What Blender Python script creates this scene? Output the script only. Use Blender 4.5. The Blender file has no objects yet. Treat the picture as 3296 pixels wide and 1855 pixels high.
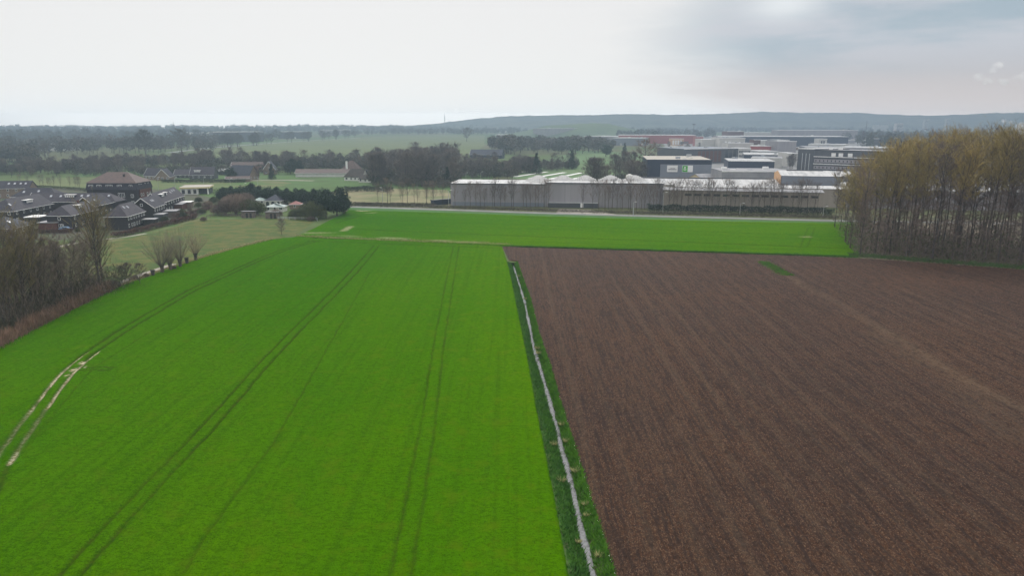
import bpy, bmesh, math, random
import numpy as np
from mathutils import Vector, Matrix
R = math.radians
sc = bpy.context.scene
col = sc.collection
# ------------------------------------------------------------------ camera
CAM_H, PITCH, F = 40.0, R(13.08), 2290.0
cam = bpy.data.objects.new('camera', bpy.data.cameras.new('camera'))
col.objects.link(cam)
cam.location = (0, 0, CAM_H)
cam.rotation_euler = (R(90) - PITCH, 0, 0)
cam.data.sensor_width = 36
cam.data.lens = 36 * F / 3296
cam.data.clip_start = 0.5
cam.data.clip_end = 60000
sc.camera = cam
# ------------------------------------------------------------------ light
SUN_EL, SUN_AZ = R(38), R(-14)          # ahead of the camera, a little left, behind thin cloud
sd = bpy.data.lights.new('sun', 'SUN')
sd.energy = 1.5
sd.angle = R(14)
sd.color = (1.0, 0.96, 0.9)
so = bpy.data.objects.new('sun', sd)
col.objects.link(so)
so.rotation_euler = Vector((-math.sin(SUN_AZ) * math.cos(SUN_EL), -math.cos(SUN_AZ) * math.cos(SUN_EL), -math.sin(SUN_EL))).to_track_quat('-Z', 'Y').to_euler()
w = bpy.data.worlds.new('World')
sc.world = w
w.use_nodes = True
nt = w.node_tree
nt.nodes.clear()
def N(t, k, **kw):
    n = t.nodes.new(k)
    for a, b in kw.items():
        if a == 'inp':
            for i, v in b.items():
                n.inputs[i].default_value = v
        else:
            setattr(n, a, b)
    return n
def M_(t, op, a, b=None, c=None):
    n = t.nodes.new('ShaderNodeMath'); n.operation = op
    for i, v in enumerate((a, b, c)):
        if v is None: continue
        if hasattr(v, 'links') or hasattr(v, 'is_linked'): t.links.new(v, n.inputs[i])
        else: n.inputs[i].default_value = v
    return n.outputs[0]
def SM(t, v, a, b):
    n = t.nodes.new('ShaderNodeMapRange'); n.interpolation_type = 'SMOOTHSTEP'
    t.links.new(v, n.inputs[0]); n.inputs[1].default_value = a; n.inputs[2].default_value = b
    return n.outputs[0]
def MIX(t, f, a, b, mode='MIX'):
    n = t.nodes.new('ShaderNodeMix'); n.data_type = 'RGBA'; n.blend_type = mode
    for i, v in ((0, f), (6, a), (7, b)):
        if hasattr(v, 'is_linked'): t.links.new(v, n.inputs[i])
        elif i == 0: n.inputs[0].default_value = v
        else: n.inputs[i].default_value = (*v, 1)
    return n.outputs[2]
HD = .00043      # density of the haze
tc = N(nt, 'ShaderNodeTexCoord')
sx = N(nt, 'ShaderNodeSeparateXYZ'); nt.links.new(tc.outputs['Generated'], sx.inputs[0])
az = M_(nt, 'ARCTAN2', sx.outputs[0], sx.outputs[1])
el = M_(nt, 'ARCSINE', M_(nt, 'MAXIMUM', sx.outputs[2], 0.0))
cmb = N(nt, 'ShaderNodeCombineXYZ')
nt.links.new(M_(nt, 'MULTIPLY', az, 2.2), cmb.inputs[0]); nt.links.new(M_(nt, 'MULTIPLY', el, 11.0), cmb.inputs[1])
nz = N(nt, 'ShaderNodeTexNoise', inp={'Scale': 1.8, 'Detail': 7.0, 'Roughness': 0.55}); nt.links.new(cmb.outputs[0], nz.inputs['Vector'])
bound = M_(nt, 'ADD', M_(nt, 'MULTIPLY', M_(nt, 'POWER', M_(nt, 'SUBTRACT', el, R(5.6)), 2.0), 13.0), 0.165)
gm = SM(nt, M_(nt, 'ADD', M_(nt, 'SUBTRACT', az, bound), M_(nt, 'MULTIPLY', M_(nt, 'SUBTRACT', nz.outputs[0], 0.5), 0.24)), -0.07, 0.17)
lowc = MIX(nt, SM(nt, el, R(0.2), R(5.0)), (0.62, 0.52, 0.475), (0.485, 0.47, 0.49))
upc = MIX(nt, SM(nt, nz.outputs[0], 0.38, 0.62), (0.37, 0.45, 0.51), (0.55, 0.56, 0.60))
grey = MIX(nt, SM(nt, el, R(2.5), R(6.0)), lowc, upc)
# thin bright gap in the cloud, upper middle right
da = M_(nt, 'MULTIPLY', M_(nt, 'SUBTRACT', az, 0.345), 22.0); de = M_(nt, 'MULTIPLY', M_(nt, 'SUBTRACT', el, R(8.2)), 55.0)
spot = M_(nt, 'EXPONENT', M_(nt, 'MULTIPLY', M_(nt, 'ADD', M_(nt, 'MULTIPLY', da, da), M_(nt, 'MULTIPLY', de, de)), -1.0))
grey = MIX(nt, M_(nt, 'MULTIPLY', spot, 0.85), grey, (0.84, 0.86, 0.86))
cloud = MIX(nt, gm, (0.845, 0.825, 0.805), grey)
sky = N(nt, 'ShaderNodeTexSky', sky_type='NISHITA', sun_disc=False, sun_elevation=SUN_EL, sun_rotation=SUN_AZ)
skys = MIX(nt, 1.0, sky.outputs[0], (0.1, 0.1, 0.1), 'MULTIPLY')
tot = MIX(nt, 0.06, cloud, skys)
# an overcast sky grows brighter towards the zenith
gain = M_(nt, 'ADD', M_(nt, 'MULTIPLY', SM(nt, el, R(11), R(50)), 1.25), 1.0)
# added gain near the horizon, cancels the haze's dimming of the low sky
Td = M_(nt, 'MINIMUM', M_(nt, 'DIVIDE', 66.0, M_(nt, 'MAXIMUM', sx.outputs[2], 0.001)), M_(nt, 'DIVIDE', 5300.0, M_(nt, 'MAXIMUM', sx.outputs[1], 0.86)))
Tr = M_(nt, 'EXPONENT', M_(nt, 'MULTIPLY', Td, -HD))
gh = M_(nt, 'DIVIDE', M_(nt, 'SUBTRACT', 1.0, M_(nt, 'MULTIPLY', M_(nt, 'SUBTRACT', 1.0, Tr), 0.41)), Tr)
gain = M_(nt, 'MULTIPLY', gain, gh)
bg = N(nt, 'ShaderNodeBackground'); nt.links.new(tot, bg.inputs[0]); nt.links.new(gain, bg.inputs[1])
wo = N(nt, 'ShaderNodeOutputWorld'); nt.links.new(bg.outputs[0], wo.inputs[0])
sc.view_settings.view_transform = 'Standard'
sc.view_settings.look = 'None'
sc.view_settings.exposure = 0.0
sc.view_settings.gamma = 1.0
sc.cycles.max_bounces = 6
sc.cycles.diffuse_bounces = 2
sc.cycles.transparent_max_bounces = 8
sc.cycles.volume_bounces = 1
sc.cycles.sample_clamp_indirect = 4.0

# ------------------------------------------------------------------ helpers
def G(px, py, z=0.0):
    """where the line of sight through a point of the photo (3296 px wide) meets the plane at height z"""
    u, v = (px - 1648) / F, (py - 927.5) / F
    c, s = math.cos(PITCH), math.sin(PITCH)
    d = Vector((u, c - v * s, -s - v * c))
    k = (z - CAM_H) / d.z
    return Vector((d.x * k, d.y * k, z))
def HT(px, pb, pt):
    """real height of an upright thing whose foot is at row pb and top at row pt"""
    g = G(px, pb)
    v = (pt - 927.5) / F
    c, s = math.cos(PITCH), math.sin(PITCH)
    return CAM_H + g.y * (-s - v * c) / (c - v * s)
def tag(o, label=None, cat=None, group=None, kind=None):
    if label: o['label'] = label
    if cat: o['category'] = cat
    if group: o['group'] = group
    if kind: o['kind'] = kind
    return o
def empty(name, loc, rz=0.0, label=None, cat=None, group=None):
    o = bpy.data.objects.new(name, None)
    o.empty_display_size = 0.5
    col.objects.link(o); o.location = loc; o.rotation_euler = (0, 0, rz)
    return tag(o, label, cat, group)
class MB:
    def __init__(s): s.v = []; s.f = []; s.m = []
    def add(s, vs, fs, m=0):
        n = len(s.v); s.v += [tuple(q) for q in vs]
        s.f += [tuple(i + n for i in f) for f in fs]; s.m += [m] * len(fs)
        return s
    def box(s, x0, x1, y0, y1, z0, z1, m=0):
        return s.add([(x0,y0,z0),(x1,y0,z0),(x1,y1,z0),(x0,y1,z0),(x0,y0,z1),(x1,y0,z1),(x1,y1,z1),(x0,y1,z1)],
                     [(0,3,2,1),(4,5,6,7),(0,1,5,4),(1,2,6,5),(2,3,7,6),(3,0,4,7)], m)
    def beam(s, a, b, wd, h, m=0):
        a, b = Vector(a), Vector(b); d = (b - a).normalized()
        up = Vector((0, 0, 1)) if abs(d.z) < .99 else Vector((1, 0, 0))
        sd_ = d.cross(up).normalized() * wd / 2; u = sd_.cross(d).normalized() * h / 2
        vs = [a-sd_-u, a+sd_-u, a+sd_+u, a-sd_+u, b-sd_-u, b+sd_-u, b+sd_+u, b-sd_+u]
        return s.add(vs, [(0,1,2,3),(7,6,5,4),(0,4,5,1),(1,5,6,2),(2,6,7,3),(3,7,4,0)], m)
    def tube(s, pts, rad, n=5, m=0):
        pts = [Vector(p) for p in pts]; base = len(s.v)
        for i, p in enumerate(pts):
            d = (pts[min(i+1, len(pts)-1)] - pts[max(i-1, 0)]).normalized()
            a = d.orthogonal().normalized(); b = d.cross(a)
            for k in range(n):
                t = 2*math.pi*k/n
                s.v.append(tuple(p + (a*math.cos(t) + b*math.sin(t)) * rad[i]))
        for i in range(len(pts)-1):
            for k in range(n):
                s.f.append((base+i*n+k, base+i*n+(k+1)%n, base+(i+1)*n+(k+1)%n, base+(i+1)*n+k)); s.m.append(m)
        s.f.append(tuple(base+k for k in range(n))[::-1]); s.m.append(m)
        s.f.append(tuple(base+(len(pts)-1)*n+k for k in range(n))); s.m.append(m)
        return s
    def tri(s, p, q, wd, rnd, m=0):
        d = q - p
        a = d.cross(Vector((rnd.uniform(-1,1), rnd.uniform(-1,1), rnd.uniform(-1,1))))
        if a.length < 1e-6: return
        a = a.normalized() * wd / 2
        n = len(s.v); s.v += [tuple(p-a), tuple(p+a), tuple(q)]; s.f.append((n, n+1, n+2)); s.m.append(m)
    def mesh(s, name, mats, smooth=False):
        me = bpy.data.meshes.new(name); me.from_pydata(s.v, [], s.f)
        for m in (mats if isinstance(mats, (list, tuple)) else [mats]): me.materials.append(m)
        if isinstance(mats, (list, tuple)) and len(mats) > 1:
            me.polygons.foreach_set('material_index', s.m)
        if smooth: me.polygons.foreach_set('use_smooth', [True]*len(s.f))
        me.update(); return me
    def build(s, name, mats, parent=None, smooth=False):
        return link(name, s.mesh(name, mats, smooth), parent)
def link(name, me, parent=None):
    o = bpy.data.objects.new(name, me); col.objects.link(o)
    if parent is not None: o.parent = parent
    return o
def copy_tree(o, parent=None):
    c = o.copy(); col.objects.link(c); c.parent = parent
    for ch in o.children: copy_tree(ch, c)
    return c

# ------------------------------------------------------------------ materials
def mat(name, c1, c2=None, scale=1.0, rough=0.9, bump=0.0, bscale=None, detail=5.0, spec=0.3, metal=0.0, stretch=None, ribs=None, obj=False, lo=.35, hi=.65, seams=None):
    m = bpy.data.materials.new(name); m.use_nodes = True; t = m.node_tree
    b = t.nodes['Principled BSDF']
    b.inputs['Roughness'].default_value = rough; b.inputs['Specular IOR Level'].default_value = spec
    b.inputs['Metallic'].default_value = metal
    g = N(t, 'ShaderNodeTexCoord')
    src = g.outputs['Object']
    if stretch:
        mp = N(t, 'ShaderNodeMapping'); mp.inputs['Scale'].default_value = stretch; t.links.new(src, mp.inputs[0]); src = mp.outputs[0]
    c2 = c2 or tuple(x*.75 for x in c1)
    nn = N(t, 'ShaderNodeTexNoise', inp={'Scale': scale, 'Detail': detail, 'Roughness': 0.6}); t.links.new(src, nn.inputs['Vector'])
    cc = MIX(t, SM(t, nn.outputs[0], lo, hi), c1, c2)
    if seams:   # panel joints: every seams[i] metres along x, y or z
        sx_ = N(t, 'ShaderNodeSeparateXYZ'); t.links.new(g.outputs['Object'], sx_.inputs[0])
        for ax_, per, wd_ in seams:
            fr_ = M_(t, 'FRACT', M_(t, 'DIVIDE', sx_.outputs[ax_], per))
            cc = MIX(t, M_(t, 'MULTIPLY', M_(t, 'LESS_THAN', fr_, wd_/per), .55), cc, tuple(x*.45 for x in c1))
    if obj:   # every tree or bush its own shade of the colour
        oi = N(t, 'ShaderNodeObjectInfo')
        cc = MIX(t, 1.0, cc, MIX(t, oi.outputs['Random'], (0.72, 0.74, 0.78), (1.3, 1.22, 1.1)), 'MULTIPLY')
    t.links.new(cc, b.inputs['Base Color'])
    if ribs:
        wv = N(t, 'ShaderNodeTexWave', wave_type='BANDS', bands_direction=ribs[0], inp={'Scale': ribs[1]}); t.links.new(g.outputs['Object'], wv.inputs[0])
        bp = N(t, 'ShaderNodeBump', inp={'Strength': ribs[2], 'Distance': 0.1}); t.links.new(wv.outputs[1], bp.inputs['Height']); t.links.new(bp.outputs[0], b.inputs['Normal'])
    elif bump:
        n2 = N(t, 'ShaderNodeTexNoise', inp={'Scale': bscale or scale*4, 'Detail': 4.0}); t.links.new(src, n2.inputs['Vector'])
        bp = N(t, 'ShaderNodeBump', inp={'Strength': 1.0, 'Distance': bump}); t.links.new(n2.outputs[0], bp.inputs['Height']); t.links.new(bp.outputs[0], b.inputs['Normal'])
    return m
MT = {}
MT['bark'] = mat('bark', (.10,.085,.075), (.055,.048,.045), 1.5, obj=True)
MT['bark_grey'] = mat('bark_grey', (.15,.135,.12), (.085,.078,.07), 1.5, obj=True)
MT['twig'] = mat('twig', (.19,.15,.13), (.125,.10,.092), .35, obj=True)
MT['twig_olive'] = mat('twig_olive', (.31,.25,.09), (.23,.185,.075), .3, obj=True)
MT['twig_bud'] = mat('twig_bud', (.20,.17,.08), (.15,.125,.075), .3, obj=True)
MT['twig_willow'] = mat('twig_willow', (.24,.20,.155), (.17,.145,.12), .3, obj=True)
MT['twig_mid'] = mat('twig_mid', (.155,.135,.125), (.105,.095,.09), .3, obj=True)
MT['twig_far'] = mat('twig_far', (.085,.082,.062), (.05,.056,.05), .06, obj=True)
MT['twig_pink'] = mat('twig_pink', (.30,.19,.17), (.20,.13,.12), .2, obj=True)
MT['evergreen'] = mat('evergreen', (.028,.05,.03), (.016,.032,.022), .4, obj=True)
MT['bush'] = mat('bush', (.085,.10,.045), (.05,.065,.035), .5, obj=True)
MT['bush_far'] = mat('bush_far', (.05,.07,.04), (.035,.05,.035), .3, obj=True)
MT['beech'] = mat('beech', (.12,.06,.05), (.07,.042,.038), .6)
MT['reed'] = mat('reed', (.27,.17,.12), (.18,.11,.085), .5)
MT['reed_pale'] = mat('reed_pale', (.42,.34,.19), (.30,.25,.13), .7)
MT['tussock'] = mat('tussock', (.36,.34,.16), (.20,.22,.08), 2)
MT['brush'] = mat('brush', (.10,.082,.068), (.055,.055,.035), .18)
MT['grass_blade'] = mat('grass_blade', (.05,.15,.012), (.075,.20,.012), .7)
MT['grass_dark'] = mat('grass_dark', (.036,.115,.018), (.06,.165,.018), .7)
MT['slate'] = mat('slate_tiles', (.050,.048,.064), (.036,.035,.048), .8, rough=.75, spec=.2, bump=.04, bscale=3, obj=True)
MT['slate2'] = mat('slate_light', (.055,.06,.078), (.042,.045,.06), .6, rough=.75, spec=.2, bump=.04, bscale=3)
MT['rooftile'] = mat('brown_tiles', (.115,.078,.07), (.082,.06,.056), .9, rough=.7, bump=.04, bscale=4)
MT['thatch'] = mat('thatch', (.075,.065,.058), (.05,.045,.042), .7, rough=1, bump=.1)
MT['brick'] = mat('dark_brick', (.032,.027,.031), (.022,.02,.024), 2.0, rough=.8, bump=.02, bscale=8)
MT['brick_red'] = mat('red_brick', (.13,.055,.04), (.09,.042,.034), 2.0, rough=.85, bump=.02, bscale=8)
MT['brick_tan'] = mat('tan_brick', (.22,.17,.13), (.17,.13,.10), 1.5, rough=.85, bump=.02, bscale=8)
MT['white'] = mat('white_paint', (.78,.78,.77), (.70,.70,.69), 1.2, rough=.5)
MT['render'] = mat('white_render', (.62,.62,.58), (.52,.52,.49), .6, rough=.8)
MT['glass'] = mat('window_glass', (.03,.035,.045), (.05,.055,.065), 1.5, rough=.15, spec=.8)
MT['skylight'] = mat('skylight_glass', (.30,.33,.38), (.36,.38,.42), 1.0, rough=.12, spec=1.0)
MT['hall_grey'] = mat('grey_cladding', (.30,.285,.30), (.255,.245,.26), .08, rough=.55, stretch=(3,3,.3), ribs=('X', 1.6, .25), seams=((0,9.0,.25),))
MT['hall_beige'] = mat('beige_cladding', (.31,.275,.235), (.265,.235,.205), .08, rough=.6, stretch=(3,3,.3), seams=((0,8.6,.3),))
MT['hall_blue'] = mat('bluegrey_cladding', (.19,.21,.25), (.17,.19,.225), .1, rough=.5, ribs=('X', 1.6, .2))
MT['navy'] = mat('navy_cladding', (.032,.042,.07), (.025,.034,.058), .2, rough=.4, ribs=('X', 1.6, .2))
MT['charcoal'] = mat('charcoal_cladding', (.075,.08,.09), (.062,.066,.076), .2, rough=.5)
MT['roof_white'] = mat('white_roofing', (.50,.50,.50), (.29,.30,.31), .16, rough=.5, spec=.2, stretch=(2.5,.6,1), lo=.4, hi=.72, seams=((0,4.0,.22),(1,6.5,.3)))
MT['vault'] = mat('vault_sheets', (.36,.36,.355), (.26,.26,.26), .3, rough=.6, seams=((0,1.2,.10),(1,3.6,.16)))
MT['roof_tan'] = mat('tan_roofing', (.40,.37,.32), (.34,.32,.28), .12, rough=.8)
MT['roof_grey'] = mat('grey_roofing', (.27,.27,.28), (.2,.2,.215), .15, rough=.6)
MT['hall_pale'] = mat('pale_cladding', (.50,.49,.46), (.44,.43,.41), .1, rough=.6, ribs=('X', 1.0, .2))
MT['orange'] = mat('orange_cladding', (.55,.33,.17), (.5,.3,.16), .3, rough=.6)
MT['tanboard'] = mat('tan_boarding', (.55,.46,.28), (.48,.40,.25), .3, rough=.7)
MT['red'] = mat('red_cladding', (.34,.07,.06), (.28,.06,.055), .3, rough=.6)
MT['redtile'] = mat('red_tiles', (.26,.11,.10), (.20,.09,.085), .8, rough=.7)
MT['yellow'] = mat('yellow_paint', (.70,.45,.03), (.62,.4,.03), 1, rough=.5)
MT['cream'] = mat('cream_fascia', (.70,.60,.30), (.62,.54,.28), .8, rough=.5)
MT['green_paint'] = mat('green_sign', (.06,.38,.04), (.06,.34,.04), 1, rough=.4)
MT['dark'] = mat('dark_metal', (.03,.03,.032), (.022,.022,.024), 1, rough=.5)
MT['galv'] = mat('galvanised', (.42,.43,.43), (.34,.35,.36), 1, rough=.45, metal=.3)
MT['wood'] = mat('grey_wood', (.17,.14,.12), (.11,.095,.085), 1.2, rough=.9)
MT['greenroof'] = mat('pale_green_roof', (.27,.34,.32), (.22,.28,.27), .8, rough=.5)
MT['blue_paint'] = mat('pale_blue_paint', (.25,.38,.55), (.2,.32,.48), 1, rough=.4)
MT['asphalt'] = mat('asphalt', (.19,.195,.19), (.15,.155,.15), .15, rough=.8)
MT['path'] = mat('sandy_path', (.34,.31,.27), (.25,.235,.2), .25, rough=1, bump=.03)
MT['verge'] = mat('verge_grass', (.035,.105,.022), (.05,.135,.022), .25, rough=1, bump=.1, bscale=2)
MT['rough_verge'] = mat('rough_verge', (.12,.125,.055), (.08,.085,.045), .12, rough=1, bump=.12, bscale=1.5)
MT['pasture'] = mat('pasture', (.092,.095,.020), (.042,.078,.009), .2, rough=1, bump=.12, bscale=1.5, detail=12, lo=.40, hi=.60)
MT['meadow'] = mat('meadow', (.055,.115,.02), (.115,.12,.045), .035, rough=1, detail=12, lo=.40, hi=.60, stretch=(.6,1.6,1))
MT['meadow_pale'] = mat('meadow_pale', (.115,.135,.045), (.07,.105,.03), .02, rough=1, detail=12, lo=.4, hi=.6, stretch=(.5,3,1))
MT['tanfield'] = mat('tan_field', (.22,.19,.11), (.11,.13,.05), .05, rough=1, detail=8)
MT['fieldfar'] = mat('far_field', (.075,.15,.05), (.11,.165,.065), .012, rough=1, detail=8, stretch=(.5,3,1))
MT['gravelyard'] = mat('yard', (.25,.245,.24), (.17,.17,.17), .03, rough=1, detail=8)
MT['litter'] = mat('forest_floor', (.17,.13,.10), (.10,.095,.055), .3, rough=1, bump=.15, bscale=2)

def field_mat(swap=False):
    m = bpy.data.materials.new('young_crop'); m.use_nodes = True; t = m.node_tree; b = t.nodes['Principled BSDF']
    b.inputs['Roughness'].default_value = .85; b.inputs['Specular IOR Level'].default_value = .0
    g = N(t, 'ShaderNodeTexCoord'); P = g.outputs['Object']
    def nz_(s, d=5, st=None, r=.6):
        src = P
        if st:
            if swap: st = (st[1], st[0], 1)
            mp = N(t, 'ShaderNodeMapping'); mp.inputs['Scale'].default_value = st; t.links.new(P, mp.inputs[0]); src = mp.outputs[0]
        n = N(t, 'ShaderNodeTexNoise', inp={'Scale': s, 'Detail': d, 'Roughness': r}); t.links.new(src, n.inputs['Vector']); return n.outputs[0]
    base = MIX(t, SM(t, nz_(.012, 3, (1.6,.6,1)), .25, .75), (.037,.138,.0005), (.068,.172,.0005))
    base = MIX(t, M_(t, 'MULTIPLY', SM(t, nz_(.5, 3, (2.2,.035,1)), .46, .68), .42), base, (.030,.100,.003))      # drill passes
    base = MIX(t, M_(t, 'MULTIPLY', SM(t, nz_(2.0, 6, (.8,1.6,1), .75), .44, .60), .6), base, (.020,.078,.001))
    base = MIX(t, M_(t, 'MULTIPLY', SM(t, nz_(7.0, 3, None, .8), .48, .64), .7), base, (.014,.052,.001))
    base = MIX(t, M_(t, 'MULTIPLY', SM(t, nz_(.16, 5), .60, .75), .22), base, (.11,.18,.004))
    base = MIX(t, M_(t, 'MULTIPLY', SM(t, nz_(.35, 6, None, .7), .50, .66), .35), base, (.075,.125,.006))     # thinner patches, soil showing through
    sx__ = N(t, 'ShaderNodeSeparateXYZ'); t.links.new(P, sx__.inputs[0])        # the crop stands thicker and yellower towards the ditch
    xx = M_(t, 'ADD', sx__.outputs[0], M_(t, 'MULTIPLY', nz_(.03, 3), 14.0))
    base = MIX(t, M_(t, 'MULTIPLY', SM(t, xx, -42.0, 4.0), .42), base, MIX(t, 1.0, base, (1.75, 1.32, .6), 'MULTIPLY'))
    ra = N(t, 'ShaderNodeAttribute', attribute_name='rut'); wa = N(t, 'ShaderNodeAttribute', attribute_name='pale_patch')
    soil = MIX(t, SM(t, nz_(1.2, 3), .4, .6), (.042,.050,.010), (.014,.042,.003))
    c = MIX(t, M_(t, 'MULTIPLY', ra.outputs['Fac'], .75), base, soil)
    c = MIX(t, wa.outputs['Fac'], c, MIX(t, SM(t, nz_(2.5, 4), .38, .62), (.60,.55,.42), (.22,.17,.08)))  # pale patches; the sky's reflection on puddles is painted into the colour
    t.links.new(c, b.inputs['Base Color'])
    h = M_(t, 'ADD', M_(t, 'MULTIPLY', nz_(1.8, 6, (1.6,.8,1), .7), .30), M_(t, 'MULTIPLY', nz_(8.0, 3, None, .8), .10))
    bp = N(t, 'ShaderNodeBump', inp={'Strength': 1.0, 'Distance': 1.0}); t.links.new(h, bp.inputs['Height']); t.links.new(bp.outputs[0], b.inputs['Normal'])
    return m
def soil_mat():
    m = bpy.data.materials.new('ploughed_soil'); m.use_nodes = True; t = m.node_tree; b = t.nodes['Principled BSDF']
    b.inputs['Roughness'].default_value = .9; b.inputs['Specular IOR Level'].default_value = .2
    g = N(t, 'ShaderNodeTexCoord'); P = g.outputs['Object']
    def nz_(s, d=5, st=None, r=.6):
        src = P
        if st:
            mp = N(t, 'ShaderNodeMapping'); mp.inputs['Scale'].default_value = st; t.links.new(P, mp.inputs[0]); src = mp.outputs[0]
        n = N(t, 'ShaderNodeTexNoise', inp={'Scale': s, 'Detail': d, 'Roughness': r}); t.links.new(src, n.inputs['Vector']); return n.outputs[0]
    base = MIX(t, SM(t, nz_(.03, 4), .36, .64), (.068,.029,.0125), (.050,.0225,.0125))
    base = MIX(t, M_(t, 'MULTIPLY', SM(t, nz_(.55, 4, (1,.03,1)), .48, .70), .32), base, (.090,.053,.033))       # paler passes
    base = MIX(t, M_(t, 'MULTIPLY', SM(t, nz_(3.0, 5, (1.2,.7,1), .75), .46, .60), .75), base, (.014,.008,.007))
    base = MIX(t, M_(t, 'MULTIPLY', SM(t, nz_(5.5, 3, (1.3,.7,1), .8), .52, .64), .75), base, (.215,.135,.09))
    base = MIX(t, M_(t, 'MULTIPLY', SM(t, nz_(.12, 5), .62, .76), .45), base, (.115,.048,.034))
    da_ = N(t, 'ShaderNodeAttribute', attribute_name='dry')
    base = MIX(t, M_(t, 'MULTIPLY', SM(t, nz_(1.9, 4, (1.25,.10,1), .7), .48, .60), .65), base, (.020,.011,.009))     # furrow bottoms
    sp_ = N(t, 'ShaderNodeSeparateXYZ'); t.links.new(P, sp_.inputs[0])
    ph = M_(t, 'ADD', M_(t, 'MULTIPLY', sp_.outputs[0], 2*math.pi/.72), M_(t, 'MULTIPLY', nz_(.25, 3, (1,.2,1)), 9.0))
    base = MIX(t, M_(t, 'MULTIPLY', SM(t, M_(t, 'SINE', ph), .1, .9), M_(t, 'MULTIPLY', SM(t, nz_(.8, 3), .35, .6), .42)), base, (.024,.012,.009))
    c = MIX(t, M_(t, 'MULTIPLY', da_.outputs['Fac'], SM(t, nz_(1.2, 5), .30, .62)), base, (.16,.11,.065))
    t.links.new(c, b.inputs['Base Color'])
    h = M_(t, 'ADD', M_(t, 'MULTIPLY', nz_(3.0, 5, (1.2,.7,1), .75), .42), M_(t, 'MULTIPLY', nz_(9.0, 3, None, .8), .12))
    bp = N(t, 'ShaderNodeBump', inp={'Strength': 1.0, 'Distance': 1.0}); t.links.new(h, bp.inputs['Height']); t.links.new(bp.outputs[0], b.inputs['Normal'])
    return m
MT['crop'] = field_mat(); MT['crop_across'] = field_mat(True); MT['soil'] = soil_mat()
wm = bpy.data.materials.new('ditch_water'); wm.use_nodes = True; t = wm.node_tree; b = t.nodes['Principled BSDF']
b.inputs['Roughness'].default_value = .12; b.inputs['Specular IOR Level'].default_value = 1.0
g = N(t, 'ShaderNodeTexCoord'); n1 = N(t, 'ShaderNodeTexNoise', inp={'Scale': 2.5, 'Detail': 5.0}); t.links.new(g.outputs['Object'], n1.inputs['Vector'])
t.links.new(MIX(t, SM(t, n1.outputs[0], .35, .65), (.13,.135,.14), (.07,.07,.07)), b.inputs['Base Color'])
bp = N(t, 'ShaderNodeBump', inp={'Strength': .4, 'Distance': .03}); t.links.new(n1.outputs[0], bp.inputs['Height']); t.links.new(bp.outputs[0], b.inputs['Normal'])
MT['water'] = wm
# patchwork countryside for the ground
gmt = bpy.data.materials.new('countryside'); gmt.use_nodes = True; t = gmt.node_tree; b = t.nodes['Principled BSDF']; b.inputs['Roughness'].default_value = 1; b.inputs['Specular IOR Level'].default_value = .05
g = N(t, 'ShaderNodeTexCoord'); vo = N(t, 'ShaderNodeTexVoronoi', inp={'Scale': .0042}); t.links.new(g.outputs['Object'], vo.inputs['Vector'])
cr = N(t, 'ShaderNodeValToRGB'); cr.color_ramp.interpolation = 'CONSTANT'
cr.color_ramp.elements[0].color = (.085,.125,.045,1); cr.color_ramp.elements[1].position = .3; cr.color_ramp.elements[1].color = (.11,.12,.06,1)
for p, c in ((.5,(.065,.12,.04,1)), (.7,(.12,.115,.07,1)), (.85,(.08,.14,.05,1))):
    e = cr.color_ramp.elements.new(p); e.color = c
sp = N(t, 'ShaderNodeSeparateColor'); t.links.new(vo.outputs['Color'], sp.inputs[0]); t.links.new(sp.outputs[0], cr.inputs[0])
n1 = N(t, 'ShaderNodeTexNoise', inp={'Scale': .05, 'Detail': 8.0}); t.links.new(g.outputs['Object'], n1.inputs['Vector'])
t.links.new(MIX(t, M_(t, 'MULTIPLY', SM(t, n1.outputs[0], .4, .7), .6), cr.outputs[0], (.07,.085,.04)), b.inputs['Base Color'])
MT['ground'] = gmt

# ------------------------------------------------------------------ noise for real relief
rs = np.random.RandomState(5)
_tab = rs.rand(512, 512)
def vnoise(x, y):
    xi = np.floor(x).astype(int); yi = np.floor(y).astype(int); fx = x - xi; fy = y - yi
    fx = fx*fx*(3-2*fx); fy = fy*fy*(3-2*fy)
    a = _tab[xi % 512, yi % 512]; b_ = _tab[(xi+1) % 512, yi % 512]; c = _tab[xi % 512, (yi+1) % 512]; d = _tab[(xi+1) % 512, (yi+1) % 512]
    return (a*(1-fx)+b_*fx)*(1-fy) + (c*(1-fx)+d*fx)*fy
def polyd(X, Y, pts):
    """distance to a polyline, and the parameter 0..1 along it"""
    best = np.full(X.shape, 1e9); par = np.zeros(X.shape); n = len(pts)-1
    for i in range(n):
        ax, ay = pts[i][0], pts[i][1]; bx, by = pts[i+1][0]-ax, pts[i+1][1]-ay
        tt = np.clip(((X-ax)*bx+(Y-ay)*by)/(bx*bx+by*by+1e-9), 0, 1)
        d = np.hypot(X-ax-tt*bx, Y-ay-tt*by); k = d < best
        best[k] = d[k]; par[k] = ((i+tt)/n)[k]
    return best, par
def resample(pts, ts):
    """points along a polyline, by share of its length"""
    P = np.array([[p[0], p[1]] for p in pts], float)
    s = np.r_[0, np.cumsum(np.hypot(*np.diff(P, axis=0).T))]; s /= s[-1]
    return np.c_[np.interp(ts, s, P[:, 0]), np.interp(ts, s, P[:, 1])]
def smooth_poly(pts, k=6):
    P = [np.array([p[0], p[1]], float) for p in pts]; P = [2*P[0]-P[1]] + P + [2*P[-1]-P[-2]]; out = []
    for i in range(1, len(P)-2):
        for j in range(k):
            t_ = j/k; p0, p1, p2, p3 = P[i-1:i+3]
            out.append(.5*((2*p1)+(-p0+p2)*t_+(2*p0-5*p1+4*p2-p3)*t_**2+(-p0+3*p1-3*p2+p3)*t_**3))
    out.append(P[-2]); return out
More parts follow.
